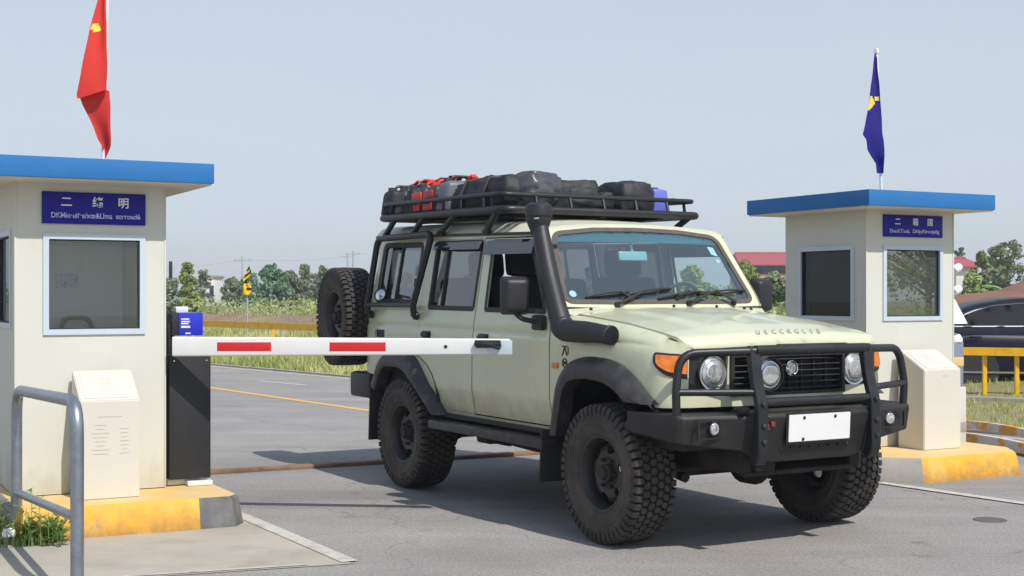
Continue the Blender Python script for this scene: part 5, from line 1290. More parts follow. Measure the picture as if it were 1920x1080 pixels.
# inside
g = MB(); g.box((-2.15, 0, 0.76), (2.95, 1.56, 0.05)); g.box((-0.66, 0, 1.02), (0.06, 1.56, 0.62)); g.box((-3.58, 0, 1.05), (0.04, 1.5, 0.6))
for sg in (-1, 1): g.box((-2.15, sg*0.80, 1.04), (2.85, 0.02, 0.60))
g.box((-2.35, 0, 1.925), (2.45, 1.40, 0.02)); g.build('cabin_lining', M['dark'], CAR)
g = MB(); g.box((-0.80, 0, 1.28), (0.36, 1.46, 0.16), bevel=0.05); g.box((-0.90, 0.38, 1.355), (0.18, 0.36, 0.07), bevel=0.03); g.build('dashboard', M['dark'], CAR)
def seat(x, y, w):
    s_ = empty('car_seat', (x, y, 0.80), parent=CAR)
    g = MB(); g.box((0, 0, 0.22), (0.50, w, 0.16), bevel=0.05); g.build('seat_cushion', M['seat'], s_)
    g = MB(); g.boxr((-0.24, 0, 0.52), (0.14, w, 0.60), Matrix.Rotation(R(-10), 4, 'Y'), bevel=0.055); g.build('seat_back', M['seat'], s_)
    k = max(1, int(w/0.5))
    for i in range(k):
        g = MB(); yy = (i - (k-1)/2)*0.5; g.boxr((-0.30, yy, 0.92), (0.11, 0.29, 0.20), Matrix.Rotation(R(-8), 4, 'Y'), bevel=0.045); g.tube([(-0.29, yy-0.06, 0.78), (-0.29, yy-0.06, 0.86)], 0.008, 6); g.tube([(-0.29, yy+0.06, 0.78), (-0.29, yy+0.06, 0.86)], 0.008, 6); g.build('headrest', M['seat'], s_)
seat(-1.50, -0.40, 0.54); seat(-1.40, 0.40, 0.52); seat(-2.35, 0.0, 1.30)
g = MB(); T = Matrix.Translation((-1.02, 0.39, 1.40)) @ Matrix.Rotation(R(-62), 4, 'Y')
g.tube([(0.185*math.cos(a), 0.185*math.sin(a), 0) for a in [2*math.pi*k/28 for k in range(29)]], 0.014, 8, caps=False, M=T)
for a in (0.3, 2.84, 4.71): g.tube([(0.04*math.cos(a), 0.04*math.sin(a), -0.03), (0.18*math.cos(a), 0.18*math.sin(a), 0)], 0.012, 6, M=T)
g.lathe([(0, 0.0), (0.05, -0.005), (0.055, -0.04), (0, -0.05)], T, 16); g.tube([(0, 0, -0.04), (0, 0, -0.3)], 0.025, 8, M=T); g.build('steering_wheel', M['rubber'], CAR)
g = MB(); T = Matrix.Translation(PW(-0.10)(-0.03, 0.435)); g.boxr((0, 0, 0), (0.03, 0.235, 0.068), Matrix.Rotation(R(-12), 4, 'Y'), T, bevel=0.012); g.tube([T @ Vector((0, 0, 0.02)), T @ Vector((-0.02, 0, 0.09))], 0.010, 8); g.build('rear_view_mirror', mat('mirror_back', lin(150, 196, 200), 0.4), CAR)
g = MB(); g.tube([(-0.74, -0.72, 0.9), (-0.74, -0.72, 1.0)], 0.02); g.build('door_speaker', M['dark'], CAR)
# ------------------------------------------------------------------ luggage on the rack (each piece a thing of its own)
CM = Matrix.Translation(CAR.location) @ Matrix.Rotation(CAR.rotation_euler.z, 4, 'Z')
def oncar(name, x, y, z, rz_, label, cat, group=None):
    p = CM @ Vector((x, y, z)); return empty(name, p[:], CAR.rotation_euler.z + rz_, label, cat, group)
M['bagblack'] = mat('black_bag_cloth', (0.014, 0.014, 0.017, 1), 0.62, var=0.3, vscale=6, bump=0.25, bscale=40)
M['baggrey'] = mat('charcoal_bag_cloth', (0.026, 0.026, 0.028, 1), 0.6, var=0.3, vscale=7, bump=0.25, bscale=40)
M['tarp'] = mat('grey_shiny_tarp', (0.075, 0.077, 0.085, 1), 0.32, var=0.3, vscale=8, bump=0.4, bscale=25)
M['can'] = mat('dark_grey_can', (0.040, 0.043, 0.047, 1), 0.45, var=0.15, vscale=8)
M['cangrey'] = mat('blue_grey_can', (0.115, 0.13, 0.15, 1), 0.45, var=0.12, vscale=8)
M['canred'] = mat('orange_red_panel', (0.70, 0.055, 0.02, 1), 0.45, var=0.12, vscale=10)
M['canred2'] = mat('deep_red_panel', (0.46, 0.022, 0.025, 1), 0.45, var=0.12, vscale=10)
M['strapred'] = mat('red_strap', (0.72, 0.04, 0.035, 1), 0.6, var=0.12, vscale=14)
def softbox(l, w, h, seed, round_=0.30, amp=0.007, taper=0.0, slump=0.1):
    """a stuffed bag: rounded block with creases"""
    bm = bmesh.new(); bmesh.ops.create_cube(bm, size=2); bmesh.ops.subdivide_edges(bm, edges=bm.edges[:], cuts=11, use_grid_fill=True)
    for v in bm.verts:
        c = v.co.copy(); s = c.normalized()*1.22; p = c.lerp(s, round_)
        t = (p.z + 1)/2
        x = p.x*l/2*(1 - taper*max(0, t)); y = p.y*w/2*(1 - 0.08*t); z = p.z*h/2 
        q = Vector((x*9 + seed*7.1, y*9, z*9)); n1 = noise.noise(q); n2 = abs(noise.noise(q*2.3 + Vector((3, seed, 1)))) 
        z2 = z + slump*h*noise.noise(Vector((x*4 + seed, y*4, 0)))*t
        d = Vector((x/l, y/w, z/h)).normalized()
        v.co = Vector((x, y, z2)) + d*(amp*n1*1.6 - amp*1.8*(1 - min(1, n2*4)))
        v.co.z += h/2
    g = MB(); g.frombm(bm); return g
def can(x, y, label, face, topm, w=0.185, d=0.40, h=0.235, rz_=0.0):
    r = oncar('jerry_can', x, y, rz(x) + 0.006, rz_, label, 'jerry can', 'cans standing at the back of the rack')
    g = MB(); bm = bmesh.new(); bmesh.ops.create_cube(bm, size=1)
    for v in bm.verts:
        s = 0.86 if v.co.z > 0 else 1.0
        v.co = Vector((v.co.x*w*s, v.co.y*d*s, (v.co.z + 0.5)*h))
    bmesh.ops.bevel(bm, geom=bm.edges[:], offset=0.045, segments=4, profile=0.5, affect='EDGES'); g.frombm(bm); g.build('can_body', topm, r, sharp=50)
    if face is not None:
        g = MB()
        for (z0_, z1_) in ((0.03, h*0.50), (h*0.54, h*0.80)):
            g.box((0, -d/2 - 0.001 + (0.012 if z0_ > 0.1 else 0.002), (z0_+z1_)/2), (w*0.80, 0.02, z1_-z0_), bevel=0.009)
        g.build('coloured_panel', face, r)
    g = MB(); g.tube(fillet([(0, -d*0.28, h-0.01), (0, -d*0.24, h+0.035), (0, d*0.14, h+0.035), (0, d*0.18, h-0.01)], 0.03), 0.011, 8); g.build('handle', M['strapred'] if face is not None else M['black'], r)
    g = MB(); g.lathe([(0.03, 0), (0.03, 0.032), (0.0, 0.036)], Matrix.Translation((0, -d*0.34, h-0.012)), 12); g.build('cap', M['strapred'] if face is M['canred2'] else M['can'], r)
    return r
can(-3.335, -0.60, 'black can standing at the rear corner of the loaded roof rack', None, M['bagblack'], 0.22, 0.44, 0.225)
can(-3.125, -0.60, 'dark grey can between the rear corner can and the orange one', None, M['can'], 0.165, 0.42, 0.215)
can(-2.995 + 0.03, -0.595, 'slim black can just behind the bright orange-fronted can on the rack', None, M['bagblack'], 0.13, 0.42, 0.225)
can(-2.79, -0.59, 'jerry can with a bright orange front panel on the roof rack', M['canred'], M['can'], 0.19, 0.42, 0.225)
can(-2.59, -0.59, 'jerry can with a deep red lower panel beside the orange one', M['canred2'], M['can'], 0.185, 0.42, 0.232)
can(-2.375, -0.585, 'tall blue grey jerry can with an open carry handle beside the black duffel', None, M['cangrey'], 0.20, 0.44, 0.25)
# red straps and wound cord lying across the can tops
for i, (x, y, l, a) in enumerate(((-3.03, -0.60, 0.34, 0.12), (-2.72, -0.58, 0.36, -0.1), (-2.40, -0.56, 0.24, 0.25))):
    r = oncar('red_strap', x, y, rz(x) + 0.262, a, ('red strap lying on the dark cans at the rear corner', 'red strap lying across the orange and red cans', 'short red strap beside the carry handle of the blue grey can')[i], 'strap')
    g = MB(); pts = [(l*(t-0.5), 0.02*math.sin(t*9 + i), 0.004 + 0.030*math.sin(t*7 + i)**2) for t in [k/14 for k in range(15)]]
    V = []; Fc = []
    for k, p in enumerate(pts): V += [(p[0], p[1]-0.028, p[2]), (p[0], p[1]+0.028, p[2]+0.006), (p[0], p[1]+0.028, p[2]+0.014), (p[0], p[1]-0.028, p[2]+0.012)]
    for k in range(14):
        for j in range(4): Fc.append([k*4+j, k*4+(j+1) % 4, k*4+4+(j+1) % 4, k*4+4+j])
    g.add(V, Fc); g.build('webbing', M['strapred'], r)
    g = MB(); g.box((l*0.3, 0, 0.02), (0.05, 0.075, 0.024), bevel=0.006); g.build('buckle', M['strapred'] if i != 1 else M['black'], r)
r = oncar('carry_frame', -2.52, -0.10, rz(-2.5) + 0.14, 0.1, 'black looped carry handle standing up behind the blue grey can', 'handle')
g = MB(); g.tube(fillet([(-0.17, 0, 0), (-0.15, 0, 0.165), (0.15, 0, 0.165), (0.18, 0, 0.10)], 0.05), 0.014, 10); g.build('loop', M['black'], r)
g = MB(); g.box((0.0, 0, -0.06), (0.42, 0.26, 0.15), bevel=0.03); g.build('case', M['bagblack'], r)
def bag(name, x, y, z, rz_, dims, m, label, cat, seed, **kw):
    r = oncar(name, x, y, z, rz_, label, cat, 'bags tied on the roof rack')
    softbox(*dims, seed, **kw).build('bag_body', m, r, sharp=None); return r
d_ = bag('duffel_bag', -1.88, -0.55, rz(-1.9), 0.0, (0.82, 0.44, 0.245), M['bagblack'], 'long black duffel bag along the near side of the roof rack', 'duffel bag', 1, amp=0.009, round_=0.5, slump=0.25)
g = MB()
for x in (-0.18, 0.16): g.tube([(x, -0.232, 0.02), (x, -0.235, 0.14), (x, -0.19, 0.235), (x, 0, 0.262), (x, 0.19, 0.235)], 0.012, 8)
g.build('strap', M['baggrey'], d_)
bag('tarp_bundle', -1.60, -0.50, rz(-1.6) + 0.02, R(20), (0.42, 0.36, 0.25), M['tarp'], 'shiny grey folded tarp bundle at the front end of the duffel', 'tarp', 2, amp=0.013, round_=0.5, slump=0.3)
bag('soft_bag', -1.62, -0.30, rz(-1.6), R(5), (0.30, 0.22, 0.17), M['baggrey'], 'small charcoal bag between the grey tarp and the wedge-shaped bag', 'bag', 3)
bag('soft_bag', -1.66, -0.02, rz(-1.6), R(-4), (0.36, 0.42, 0.14), M['bagblack'], 'flat black bag lying under the wedge-shaped bag', 'bag', 4)
w_ = bag('wedge_bag', -1.66, -0.10, rz(-1.6) + 0.125, R(-3), (0.30, 0.36, 0.115), M['bagblack'], 'black wedge-shaped bag lying on top of the flat bag', 'bag', 5, amp=0.006, round_=0.12, taper=0.3)
bag('soft_bag', -1.66, 0.165, rz(-1.6), R(3), (0.28, 0.16, 0.165), M['baggrey'], 'small charcoal bag squeezed beside the big rounded bag', 'bag', 6)
b_ = bag('rounded_bag', -1.62, 0.36, rz(-1.6), R(4), (0.36, 0.34, 0.245), M['baggrey'], 'big rounded charcoal bag at the front of the roof rack', 'bag', 7, amp=0.007, round_=0.45)
g = MB(); g.tube([(0.19, -0.05, 0.05), (0.175, -0.05, 0.16), (0.09, -0.05, 0.245)], 0.008, 6); g.build('strap', M['bagblack'], b_)
bag('black_kit_bag', -2.3, 0.35, rz(-2.3), R(0), (1.1, 0.7, 0.20), M['bagblack'], 'large low black kit bag in the middle of the roof rack behind the others', 'bag', 8, amp=0.012, round_=0.5)
r = oncar('water_container', -1.58, 0.605, rz(-1.58) + 0.006, R(5), 'small translucent blue container at the far front of the roof rack', 'container', None)
softbox(0.16, 0.15, 0.195, 12, round_=0.42, amp=0.0006, slump=0.0).build('tub', mat('blue_plastic', lin(104, 114, 216), 0.4, var=0.04, vscale=8, coat=0.3), r, sharp=None)
g = MB(); g.lathe([(0.03, 0), (0.03, 0.02), (0, 0.022)], Matrix.Translation((0, 0, 0.188)), 12); g.build('lid', M['can'], r)
r = oncar('coiled_strap', -1.60, 0.735, rz(-1.6) + 0.105, R(90), 'short black strap end on the upper rail beside the blue container', 'strap')
g = MB(); g.box((0, 0, 0.01), (0.11, 0.05, 0.035), bevel=0.012); g.box((0.05, 0, 0.012), (0.03, 0.06, 0.05), bevel=0.01); g.build('buckle', M['black'], r)
# ------------------------------------------------------------------ verge, far land
def PX(px, y): return (px - 960.0)/FPX*y
def ZY(py, y): return CAMH - (py - H0)*y/FPX
M['grassA'] = leafmat('roadside_grass', lin(134, 152, 56), lin(190, 186, 108), 0.5)
M['weed'] = leafmat('leafy_weeds', lin(70, 108, 36), lin(130, 156, 66), 5.0)
M['scrub'] = leafmat('scrub_leaves', lin(116, 138, 66), lin(166, 174, 100), 0.35)
M['grey_green'] = leafmat('grey_green_leaves', lin(98, 114, 90), lin(144, 154, 126), 0.6)
M['olive'] = leafmat('olive_leaves', lin(76, 96, 40), lin(142, 148, 64), 0.6)
M['bluegreen'] = leafmat('blue_green_leaves', lin(80, 118, 88), lin(118, 152, 112), 0.5)
M['darkgreen'] = leafmat('dark_leaves', lin(80, 100, 70), lin(122, 138, 96), 0.6)
M['lime'] = leafmat('yellow_green_leaves', lin(96, 122, 44), lin(160, 168, 72), 0.6)
M['banana'] = leafmat('banana_leaf', lin(60, 112, 40), lin(126, 166, 72), 0.8)
M['bark'] = mat('grey_bark', lin(112, 98, 82), 0.9, var=0.2, vscale=3, bump=0.3, bscale=12)
def blades(mb, n, where, hmin, hmax, w, rr, lean=0.4):
    for _ in range(n):
        x, y, z = where(rr); h = rr.uniform(hmin, hmax); a = rr.uniform(0, 6.283); dx, dy = math.cos(a), math.sin(a)
        b = rr.uniform(0, 6.283); lx, ly = math.cos(b)*h*lean*rr.random(), math.sin(b)*h*lean*rr.random(); ww = w*rr.uniform(0.6, 1.3)
        mb.add([(x-dx*ww, y-dy*ww, z-0.02), (x+dx*ww, y+dy*ww, z-0.02), (x+lx*0.5+dx*ww*.6, y+ly*0.5+dy*ww*.6, z+h*0.6), (x+lx, y+ly, z+h), (x+lx*0.5-dx*ww*.6, y+ly*0.5-dy*ww*.6, z+h*0.6)], [[0, 1, 2, 3, 4]])
rr = random.Random(11)
g = MB()
def verge(r_):
    a = r_.uniform(-6, 32); b = 0.22 + (r_.random()**1.8)*8.0; p = road(a, b); return p.x, p.y, hill(p.x, p.y)
blades(g, 34000, verge, 0.04, 0.22, 0.014, rr, 0.9)
def verge2(r_):
    while True:
        a = r_.uniform(-28, -5); b = 0.3 + r_.random()*9; p = road(a, b)
        if noise.noise(Vector((p.x*0.8, p.y*0.8, 5))) > -0.15 or r_.random() < 0.25: return p.x, p.y, hill(p.x, p.y)
blades(g, 26000, verge2, 0.02, 0.10, 0.008, rr, 0.9)
def far(r_):
    a = r_.uniform(-30, 45); b = 14.5 + r_.random()*16; p = road(a, b); return p.x, p.y, hill(p.x, p.y)
blades(g, 22000, far, 0.10, 0.36, 0.035, rr, 0.9)
tag(g.build('grass', M['grassA'], kind='stuff', sharp=None, fix=False), 'rough yellow green grass along the far road verge', 'grass')
# leafy weeds round the foot of the hoop
g = MB()
for _ in range(190):
    t = rr.random(); x = lerp(-3.55, -2.66, t); y = rr.uniform(8.02, 8.75) 
    if x > -2.95 and y > 8.45: y = rr.uniform(8.0, 8.2)
    h = rr.uniform(0.05, 0.24)*(1.0 if x < -3.1 or rr.random() < 0.5 else 0.6); 
    for k in range(rr.randint(5, 9)):
        a = rr.uniform(0, 6.283); L = rr.uniform(0.035, 0.085); z = h*rr.uniform(0.15, 1.0); tilt = rr.uniform(0.1, 0.9)
        dx, dy = math.cos(a), math.sin(a); ex, ey = -dy, dx; w = L*0.18
        c = Vector((x, y, z)); tip = c + Vector((dx*L, dy*L, L*tilt)); mid = c.lerp(tip, 0.5)
        g.add([c, mid + Vector((ex*w, ey*w, 0.004)), tip, mid - Vector((ex*w, ey*w, -0.004))], [[0, 1, 2, 3]])
    g.add([(x-0.003, y, 0), (x+0.003, y, 0), (x+0.002, y, h), (x-0.002, y, h)], [[0, 1, 2, 3]])
def lw(r_): return rr.uniform(-3.9, -2.75), rr.uniform(7.95, 8.7), 0.0
blades(g, 900, lw, 0.03, 0.12, 0.005, rr)
tag(g.build('weeds', M['weed'], kind='stuff', sharp=None, fix=False), 'leafy green weeds at the foot of the hoop rail', 'weeds')
sheet('soil_patch', [(-6, 7.7), (-3.6, 7.95), (-2.95, 8.12), (-2.62, 8.20), (-2.9, 8.55), (-3.3, 9.2), (-6, 9.2)], mat('bare_soil', lin(128, 118, 96), 0.95, world=True, var=0.2, vscale=3), 0.009)
for (x, y, s_, lb_) in ((-2.965, 8.02, 0.045, 'white crumpled paper scrap lying among the weeds'),):
    softbox(s_*1.5, s_, s_*1.2, 9, amp=0.01, round_=0.5).build('paper_scrap', M['white'], None, sharp=None)
    o = bpy.data.objects['paper_scrap']; o.location = (x, y, 0.06); tag(o, lb_, 'litter')
# low bank of dry earth beyond the verge
M['bank'] = mat('dry_earth_bank', lin(136, 116, 98), 0.95, world=True, var=0.2, vscale=0.9, col2=lin(150, 140, 88), c2scale=0.8, c2lo=0.46, c2hi=0.64, c2amt=0.75, bump=0.6, bscale=5)
g = MB(); n = 130; V = []; Fc = []
for i in range(n+1):
    a = lerp(30, -32, i/n)
    for j, (b, z) in enumerate([(10.2, 0.25), (10.7, 0.45), (11.2, 0.62), (11.9, 0.70), (13.0, 0.68), (15.5, 0.6)]):
        p = road(a, b + 0.5*noise.noise(Vector((a*0.3, j, 2)))); V.append((p.x, p.y, z + 0.08*noise.noise(Vector((a*0.7, j*0.7, 8))) + (0.06*noise.noise(Vector((a*2.5, j*2, 1))))))
for i in range(n):
    for j in range(5): Fc.append([i*6+j, i*6+j+1, i*6+7+j, i*6+6+j])
g.add(V, Fc); g.build('earth_bank', M['bank'], kind='structure', sharp=None)
g = MB()
def bankg(r_):
    a = r_.uniform(-32, 30); b = r_.uniform(9.3, 15.5); p = road(a, b); return p.x, p.y, interp(b, [10.2, 10.7, 11.2, 11.9, 15.5], [0.25, 0.45, 0.62, 0.70, 0.6]) - 0.05
blades(g, 14000, bankg, 0.04, 0.18, 0.016, rr, 0.9)
tag(g.build('dry_grass', leafmat('dry_grass', lin(128, 108, 84), lin(168, 148, 108), 1.2), kind='stuff', sharp=None, fix=False), 'dry brown grass on the earth bank', 'dry grass')

# ------------------------------------------------------------------ trees and bushes
def leaves(mb, c, rad, n, size, rr, squash=1.0, aspect=0.5):
    for _ in range(n):
        d = Vector((rr.gauss(0, 1), rr.gauss(0, 1), rr.gauss(0, 1))).normalized()
        k = rad*(0.35 + 0.65*rr.random()**0.6)
        p = c + Vector((d.x*k, d.y*k, d.z*k*squash))
        nrm = (d*0.8 + Vector((rr.uniform(-1, 1), rr.uniform(-1, 1), rr.uniform(-0.2, 1)))).normalized()
        t = nrm.cross(Vector((rr.uniform(-1, 1), rr.uniform(-1, 1), rr.uniform(-1, 1)))).normalized(); b = nrm.cross(t)
        s = size*rr.uniform(0.6, 1.4); w = s*aspect
        mb.add([p - t*s*0.5, p + b*w*0.5 - t*s*0.05, p + t*s*0.5, p - b*w*0.5 - t*s*0.05], [[0, 1, 2, 3]])
def tree_parts(seed, h, prof, leafsize, dens, trunkh, rt, aspect=0.5):
    """prof: list of (height share, radius) giving the crown outline"""
    rr = random.Random(seed); cr = MB(); tk = MB()
    tk.tube([(0, 0, -0.2), (rr.uniform(-.08, .08), rr.uniform(-.08, .08), trunkh), (rr.uniform(-.2, .2), rr.uniform(-.2, .2), h*0.78)], [rt, rt*0.72, rt*0.2], 7)
    hs = [p[0] for p in prof]; rs = [p[1] for p in prof]
    N = dens
    for i in range(N):
        t = rr.uniform(hs[0], hs[-1]); r_ = interp(t, hs, rs); a = rr.uniform(0, 6.283); q = r_*math.sqrt(rr.random())*0.95
        c = Vector((math.cos(a)*q, math.sin(a)*q, t*h)); cl = max(0.18, r_*rr.uniform(0.22, 0.42))
        leaves(cr, c, cl, 42, leafsize, rr, rr.uniform(0.6, 1.0), aspect)
        if i % 3 == 0: tk.tube([(0, 0, max(trunkh*0.8, (t*h)*0.55)), (c.x*0.55, c.y*0.55, t*h*0.86), c], [rt*0.4, rt*0.22, rt*0.08], 5, caps=False)
    return cr, tk
def plant_tree(name, x, y, parts, leafm, label, cat='tree', group=None, s=1.0, rz_=0.0, z=None):
    o = empty(name, (x, y, hill(x, y) if z is None else z), rz_, label, cat, group); o.scale = (s, s, s)
    parts[0].build('crown', leafm, o, sharp=None, fix=False); parts[1].build('trunk', M['bark'], o)
    return o
TG = 'trees beyond the bank'
def tr(name, px, y, topy, wpx, prof, leafm, label, seed, leafsize=0.3, dens=46, trunk=0.25, aspect=0.5, base=None):
    h = ZY(topy, y) - (0.35 if base is None else base); W_ = wpx/FPX*y/2
    pf = [(a, b*W_) for a, b in prof]
    return plant_tree(name, PX(px, y), y, tree_parts(seed, h, pf, leafsize, dens, h*trunk, 0.03*h + 0.03, aspect), leafm, label, 'tree', TG, 1.0, seed*1.3, z=0.35 if base is None else base)
ROUND = [(0.22, 0.75), (0.45, 1.0), (0.7, 0.88), (0.88, 0.5), (0.97, 0.12)]
CONE = [(0.15, 1.0), (0.4, 0.85), (0.65, 0.55), (0.85, 0.28), (0.97, 0.06)]
tr('conical_tree', 352, 62, 493, 46, CONE, M['lime'], 'yellow green conical tree beyond the bank beside the white house', 21, 0.26)
tr('bushy_tree', 318, 58, 518, 44, ROUND, M['grey_green'], 'grey green bushy tree beside the booth and the dark pole', 22, 0.24)
tr('bushy_tree', 382, 95, 506, 40, ROUND, M['grey_green'], 'small grey tree rising behind the flat roof of the white house', 23, 0.3, 30)
tr('bushy_tree', 436, 75, 521, 44, ROUND, M['darkgreen'], 'low dark bushy tree between the white houses and the striped marker', 24, 0.28)
tr('round_tree', 508, 80, 497, 74, ROUND, M['bluegreen'], 'broad blue green tree, widest crown beside the striped marker', 25, 0.32, 70)
tr('bushy_tree', 545, 84, 508, 60, ROUND, M['darkgreen'], 'dark green tree between the broad blue green one and the pointed one', 26, 0.3, 60)
tr('pointed_tree', 571, 88, 497, 34, [(0.2, 1.0), (0.5, 0.9), (0.7, 0.6), (0.9, 0.35), (0.98, 0.1)], M['darkgreen'], 'taller dark tree with a pointed top behind the dark green one', 27, 0.3, 40)
tr('bushy_tree', 470, 92, 512, 50, ROUND, M['bluegreen'], 'hazy green tree directly behind the striped yellow marker', 52, 0.32, 44)
tr('bushy_tree', 592, 96, 511, 56, ROUND, M['grey_green'], 'grey green tree between the pointed tree and the spare wheel', 53, 0.32, 44)
tr('narrow_tree', 605, 78, 497, 26, CONE, M['darkgreen'], 'narrow pointed tree beside the spare wheel', 28, 0.26, 36)
tr('bushy_tree', 640, 76, 520, 70, ROUND, M['grey_green'], 'wide grey green tree hidden mostly by the spare wheel', 29, 0.3, 50)
tr('bushy_tree', 285, 66, 512, 50, ROUND, M['darkgreen'], 'dark tree standing mostly behind the booth with the red flag', 30, 0.28, 40)
for k_, (px, y, topy, w_, lm, lb_) in enumerate(((760, 70, 515, 90, 'scrub', 'wide green tree seen through the rear side window of the car'), (900, 74, 508, 100, 'darkgreen', 'dark green tree standing straight behind the car roof'), (1050, 70, 512, 90, 'scrub', 'green tree seen through the windscreen beside the snorkel'), (1180, 66, 508, 90, 'olive', 'olive tree seen through the middle of the windscreen'), (1300, 60, 500, 80, 'lime', 'light green tree seen through the windscreen above the steering wheel'))):
    tr('bushy_tree', px, y, topy, w_, ROUND, M[lm], lb_, 31 + k_, 0.3, 44)
tr('round_tree', 1398, 50, 486, 54, ROUND, M['lime'], 'bright olive tree before the long red roof beside the windscreen', 41, 0.2, 60)
tr('bushy_tree', 1452, 46, 512, 62, ROUND, M['darkgreen'], 'dark bushy tree under the long red roof beside the car mirror', 42, 0.2, 56)
tr('bushy_tree', 1560, 52, 500, 90, ROUND, M['scrub'], 'green tree hidden mostly behind the booth with the blue flag', 43, 0.24, 50)
tr('open_tree', 1880, 62, 449, 86, [(0.30, 0.55), (0.5, 0.95), (0.7, 0.9), (0.85, 0.8), (0.98, 0.5)], M['darkgreen'], 'tallest open-crowned tree with sky showing through above the brown mound', 44, 0.2, 52)
tr('open_tree', 1843, 58, 472, 44, [(0.3, 0.9), (0.6, 1.0), (0.85, 0.6), (0.98, 0.2)], M['olive'], 'smaller dark olive tree between the gabled house and the tall open-crowned tree', 45, 0.2, 32)
tr('thin_tree', 1800, 110, 462, 30, [(0.5, 0.6), (0.8, 1.0), (0.98, 0.4)], M['darkgreen'], 'thin treetop showing above the red gabled roof at the booth edge', 46, 0.3, 14)
tr('bushy_tree', 1822, 50, 515, 60, ROUND, M['scrub'], 'rounded green bush tree before the white gabled house', 47, 0.18, 50)
# banana plant
bp_ = empty('banana_plant', (PX(1905, 45), 45, 0.3), 0, 'banana plant with broad pale leaves above the brown earth mound', 'plant')
g = MB(); r2 = random.Random(5)
for k in range(13):
    a = k*2.4; L = r2.uniform(0.8, 1.25); up = r2.uniform(0.5, 1.3); pts = []
    for i in range(9):
        t = i/8; pts.append(Vector((math.cos(a)*L*t, math.sin(a)*L*t, 0.9 + up*t*1.2 - 0.9*t*t)))
    V = []; Fc = []
    for i, p in enumerate(pts):
        w = 0.20*math.sin(math.pi*min(0.97, 0.08 + i/8*0.9)); e = Vector((-math.sin(a), math.cos(a), 0)); V += [p - e*w + Vector((0, 0, -0.05)), p, p + e*w + Vector((0, 0, -0.05))]
    for i in range(8): Fc += [[i*3, i*3+1, i*3+4, i*3+3], [i*3+1, i*3+2, i*3+5, i*3+4]]
    g.add(V, Fc)
g.build('leaves', M['banana'], bp_, sharp=None, fix=False)
g = MB(); g.tube([(0, 0, -0.1), (0.03, 0, 0.6), (0, 0, 1.3)], [0.11, 0.09, 0.05], 10); g.build('stem', M['bark'], bp_)
# scrub belt: one mass of undergrowth nobody could count
g = MB(); r3 = random.Random(9)
for i in range(520):
    a = r3.uniform(-46, 46); b = r3.uniform(13.0, 30); p = road(a, b); s_ = r3.uniform(0.35, 0.75)
    leaves(g, Vector((p.x, p.y, 0.60 + s_*0.55)), s_*0.95, 50, 0.15, r3, 0.75)
for i in range(260):        # right of the car, before the shed and the trees
    px = r3.uniform(1360, 1960); y = r3.uniform(27, 44); s_ = r3.uniform(0.35, 0.7)
    if px > 1780: y = r3.uniform(43, 48); s_ *= 1.1
    leaves(g, Vector((PX(px, y), y, 0.35 + s_*0.8)), s_, 46, 0.14, r3, 0.8)
tag(g.build('undergrowth', M['scrub'], kind='stuff', sharp=None, fix=False), 'green undergrowth along the top of the earth bank', 'undergrowth')
# far wood on the skyline
g = MB()
for i in range(520):
    x = r3.uniform(-150, 210); y = r3.uniform(165, 215); hh = r3.uniform(1.4, 3.4)
    leaves(g, Vector((x, y, hh*0.55)), hh*0.75, 44, 0.6, r3, 0.7)
tag(g.build('far_treeline', M['grey_green'], kind='stuff', sharp=None, fix=False), 'far grey green treeline on the horizon', 'treeline')
# trees behind and right of the camera, mirrored in the booth panes
for k_, (x, y, h) in enumerate(((58, 3, 7.5), (62, -6, 8.5), (57, -13, 7.0), (64, -21, 8.0))):
    W_ = 5.2
    plant_tree('bushy_tree', x, y, tree_parts(60 + k_, h, [(a, b*W_) for a, b in ROUND], 0.26, 190, h*0.2, 0.2), M['scrub'] if k_ % 2 else M['olive'],
               'green roadside tree mirrored in the booth pane under the blue flag', 'tree', 'roadside trees mirrored in the booth pane', z=-0.02)

# ------------------------------------------------------------------ rails
def guard(name, pts, z, hgt, label, post_xy, thick=0.08, m='railyel'):
    r = empty(name, (0, 0, 0), 0, label, 'guard rail')
    g = MB(); V = []; Fc = []
    for i, p in enumerate(pts):
        a = Vector(pts[max(0, i-1)]); b = Vector(pts[min(len(pts)-1, i+1)]); t = (b-a).normalized(); nn = Vector((-t.y, t.x, 0))
        for (o, h) in [(-0.5, -0.5), (-0.62, -0.25), (-0.2, 0.0), (-0.62, 0.25), (-0.5, 0.5), (0.3, 0.5), (0.3, -0.5)]:
            q = Vector(p) + nn*(-o*thick); V.append((q.x, q.y, z + h*hgt))
    n = 7
    for i in range(len(pts)-1):
        for j in range(n): Fc.append([i*n+j, i*n+(j+1) % n, (i+1)*n+(j+1) % n, (i+1)*n+j])
    Fc += [list(range(n)), [(len(pts)-1)*n+j for j in range(n)]]
    g.add(V, Fc); g.build('beam', M[m], r, sharp=50)
    for (x, y) in post_xy:
        g = MB(); g.box((x, y, (z + hgt*0.4 + hill(x, y) - 0.1)/2), (0.058, 0.05, z + hgt*0.4 - hill(x, y) + 0.1), bevel=0.008); g.build('post', M[m], r)
    return r
M['railyel'] = mat('yellow_rail_paint', lin(238, 184, 24), 0.45, var=0.08, vscale=4, col2=lin(206, 140, 30), c2scale=5, c2lo=0.5, c2hi=0.7, c2amt=0.6)
gr_pts = [road(26 - i*2.0, 1.6)[:] for i in range(16)]
guard('guard_rail', gr_pts, 0.80, 0.15, 'yellow guard rail along the far road verge behind the white boom', [road(26 - i*4.0, 1.72)[:2] for i in range(8)])
pa, pb = Vector((PX(1797, 19.0), 19.0, 0)), Vector((PX(2350, 17.6), 17.6, 0))
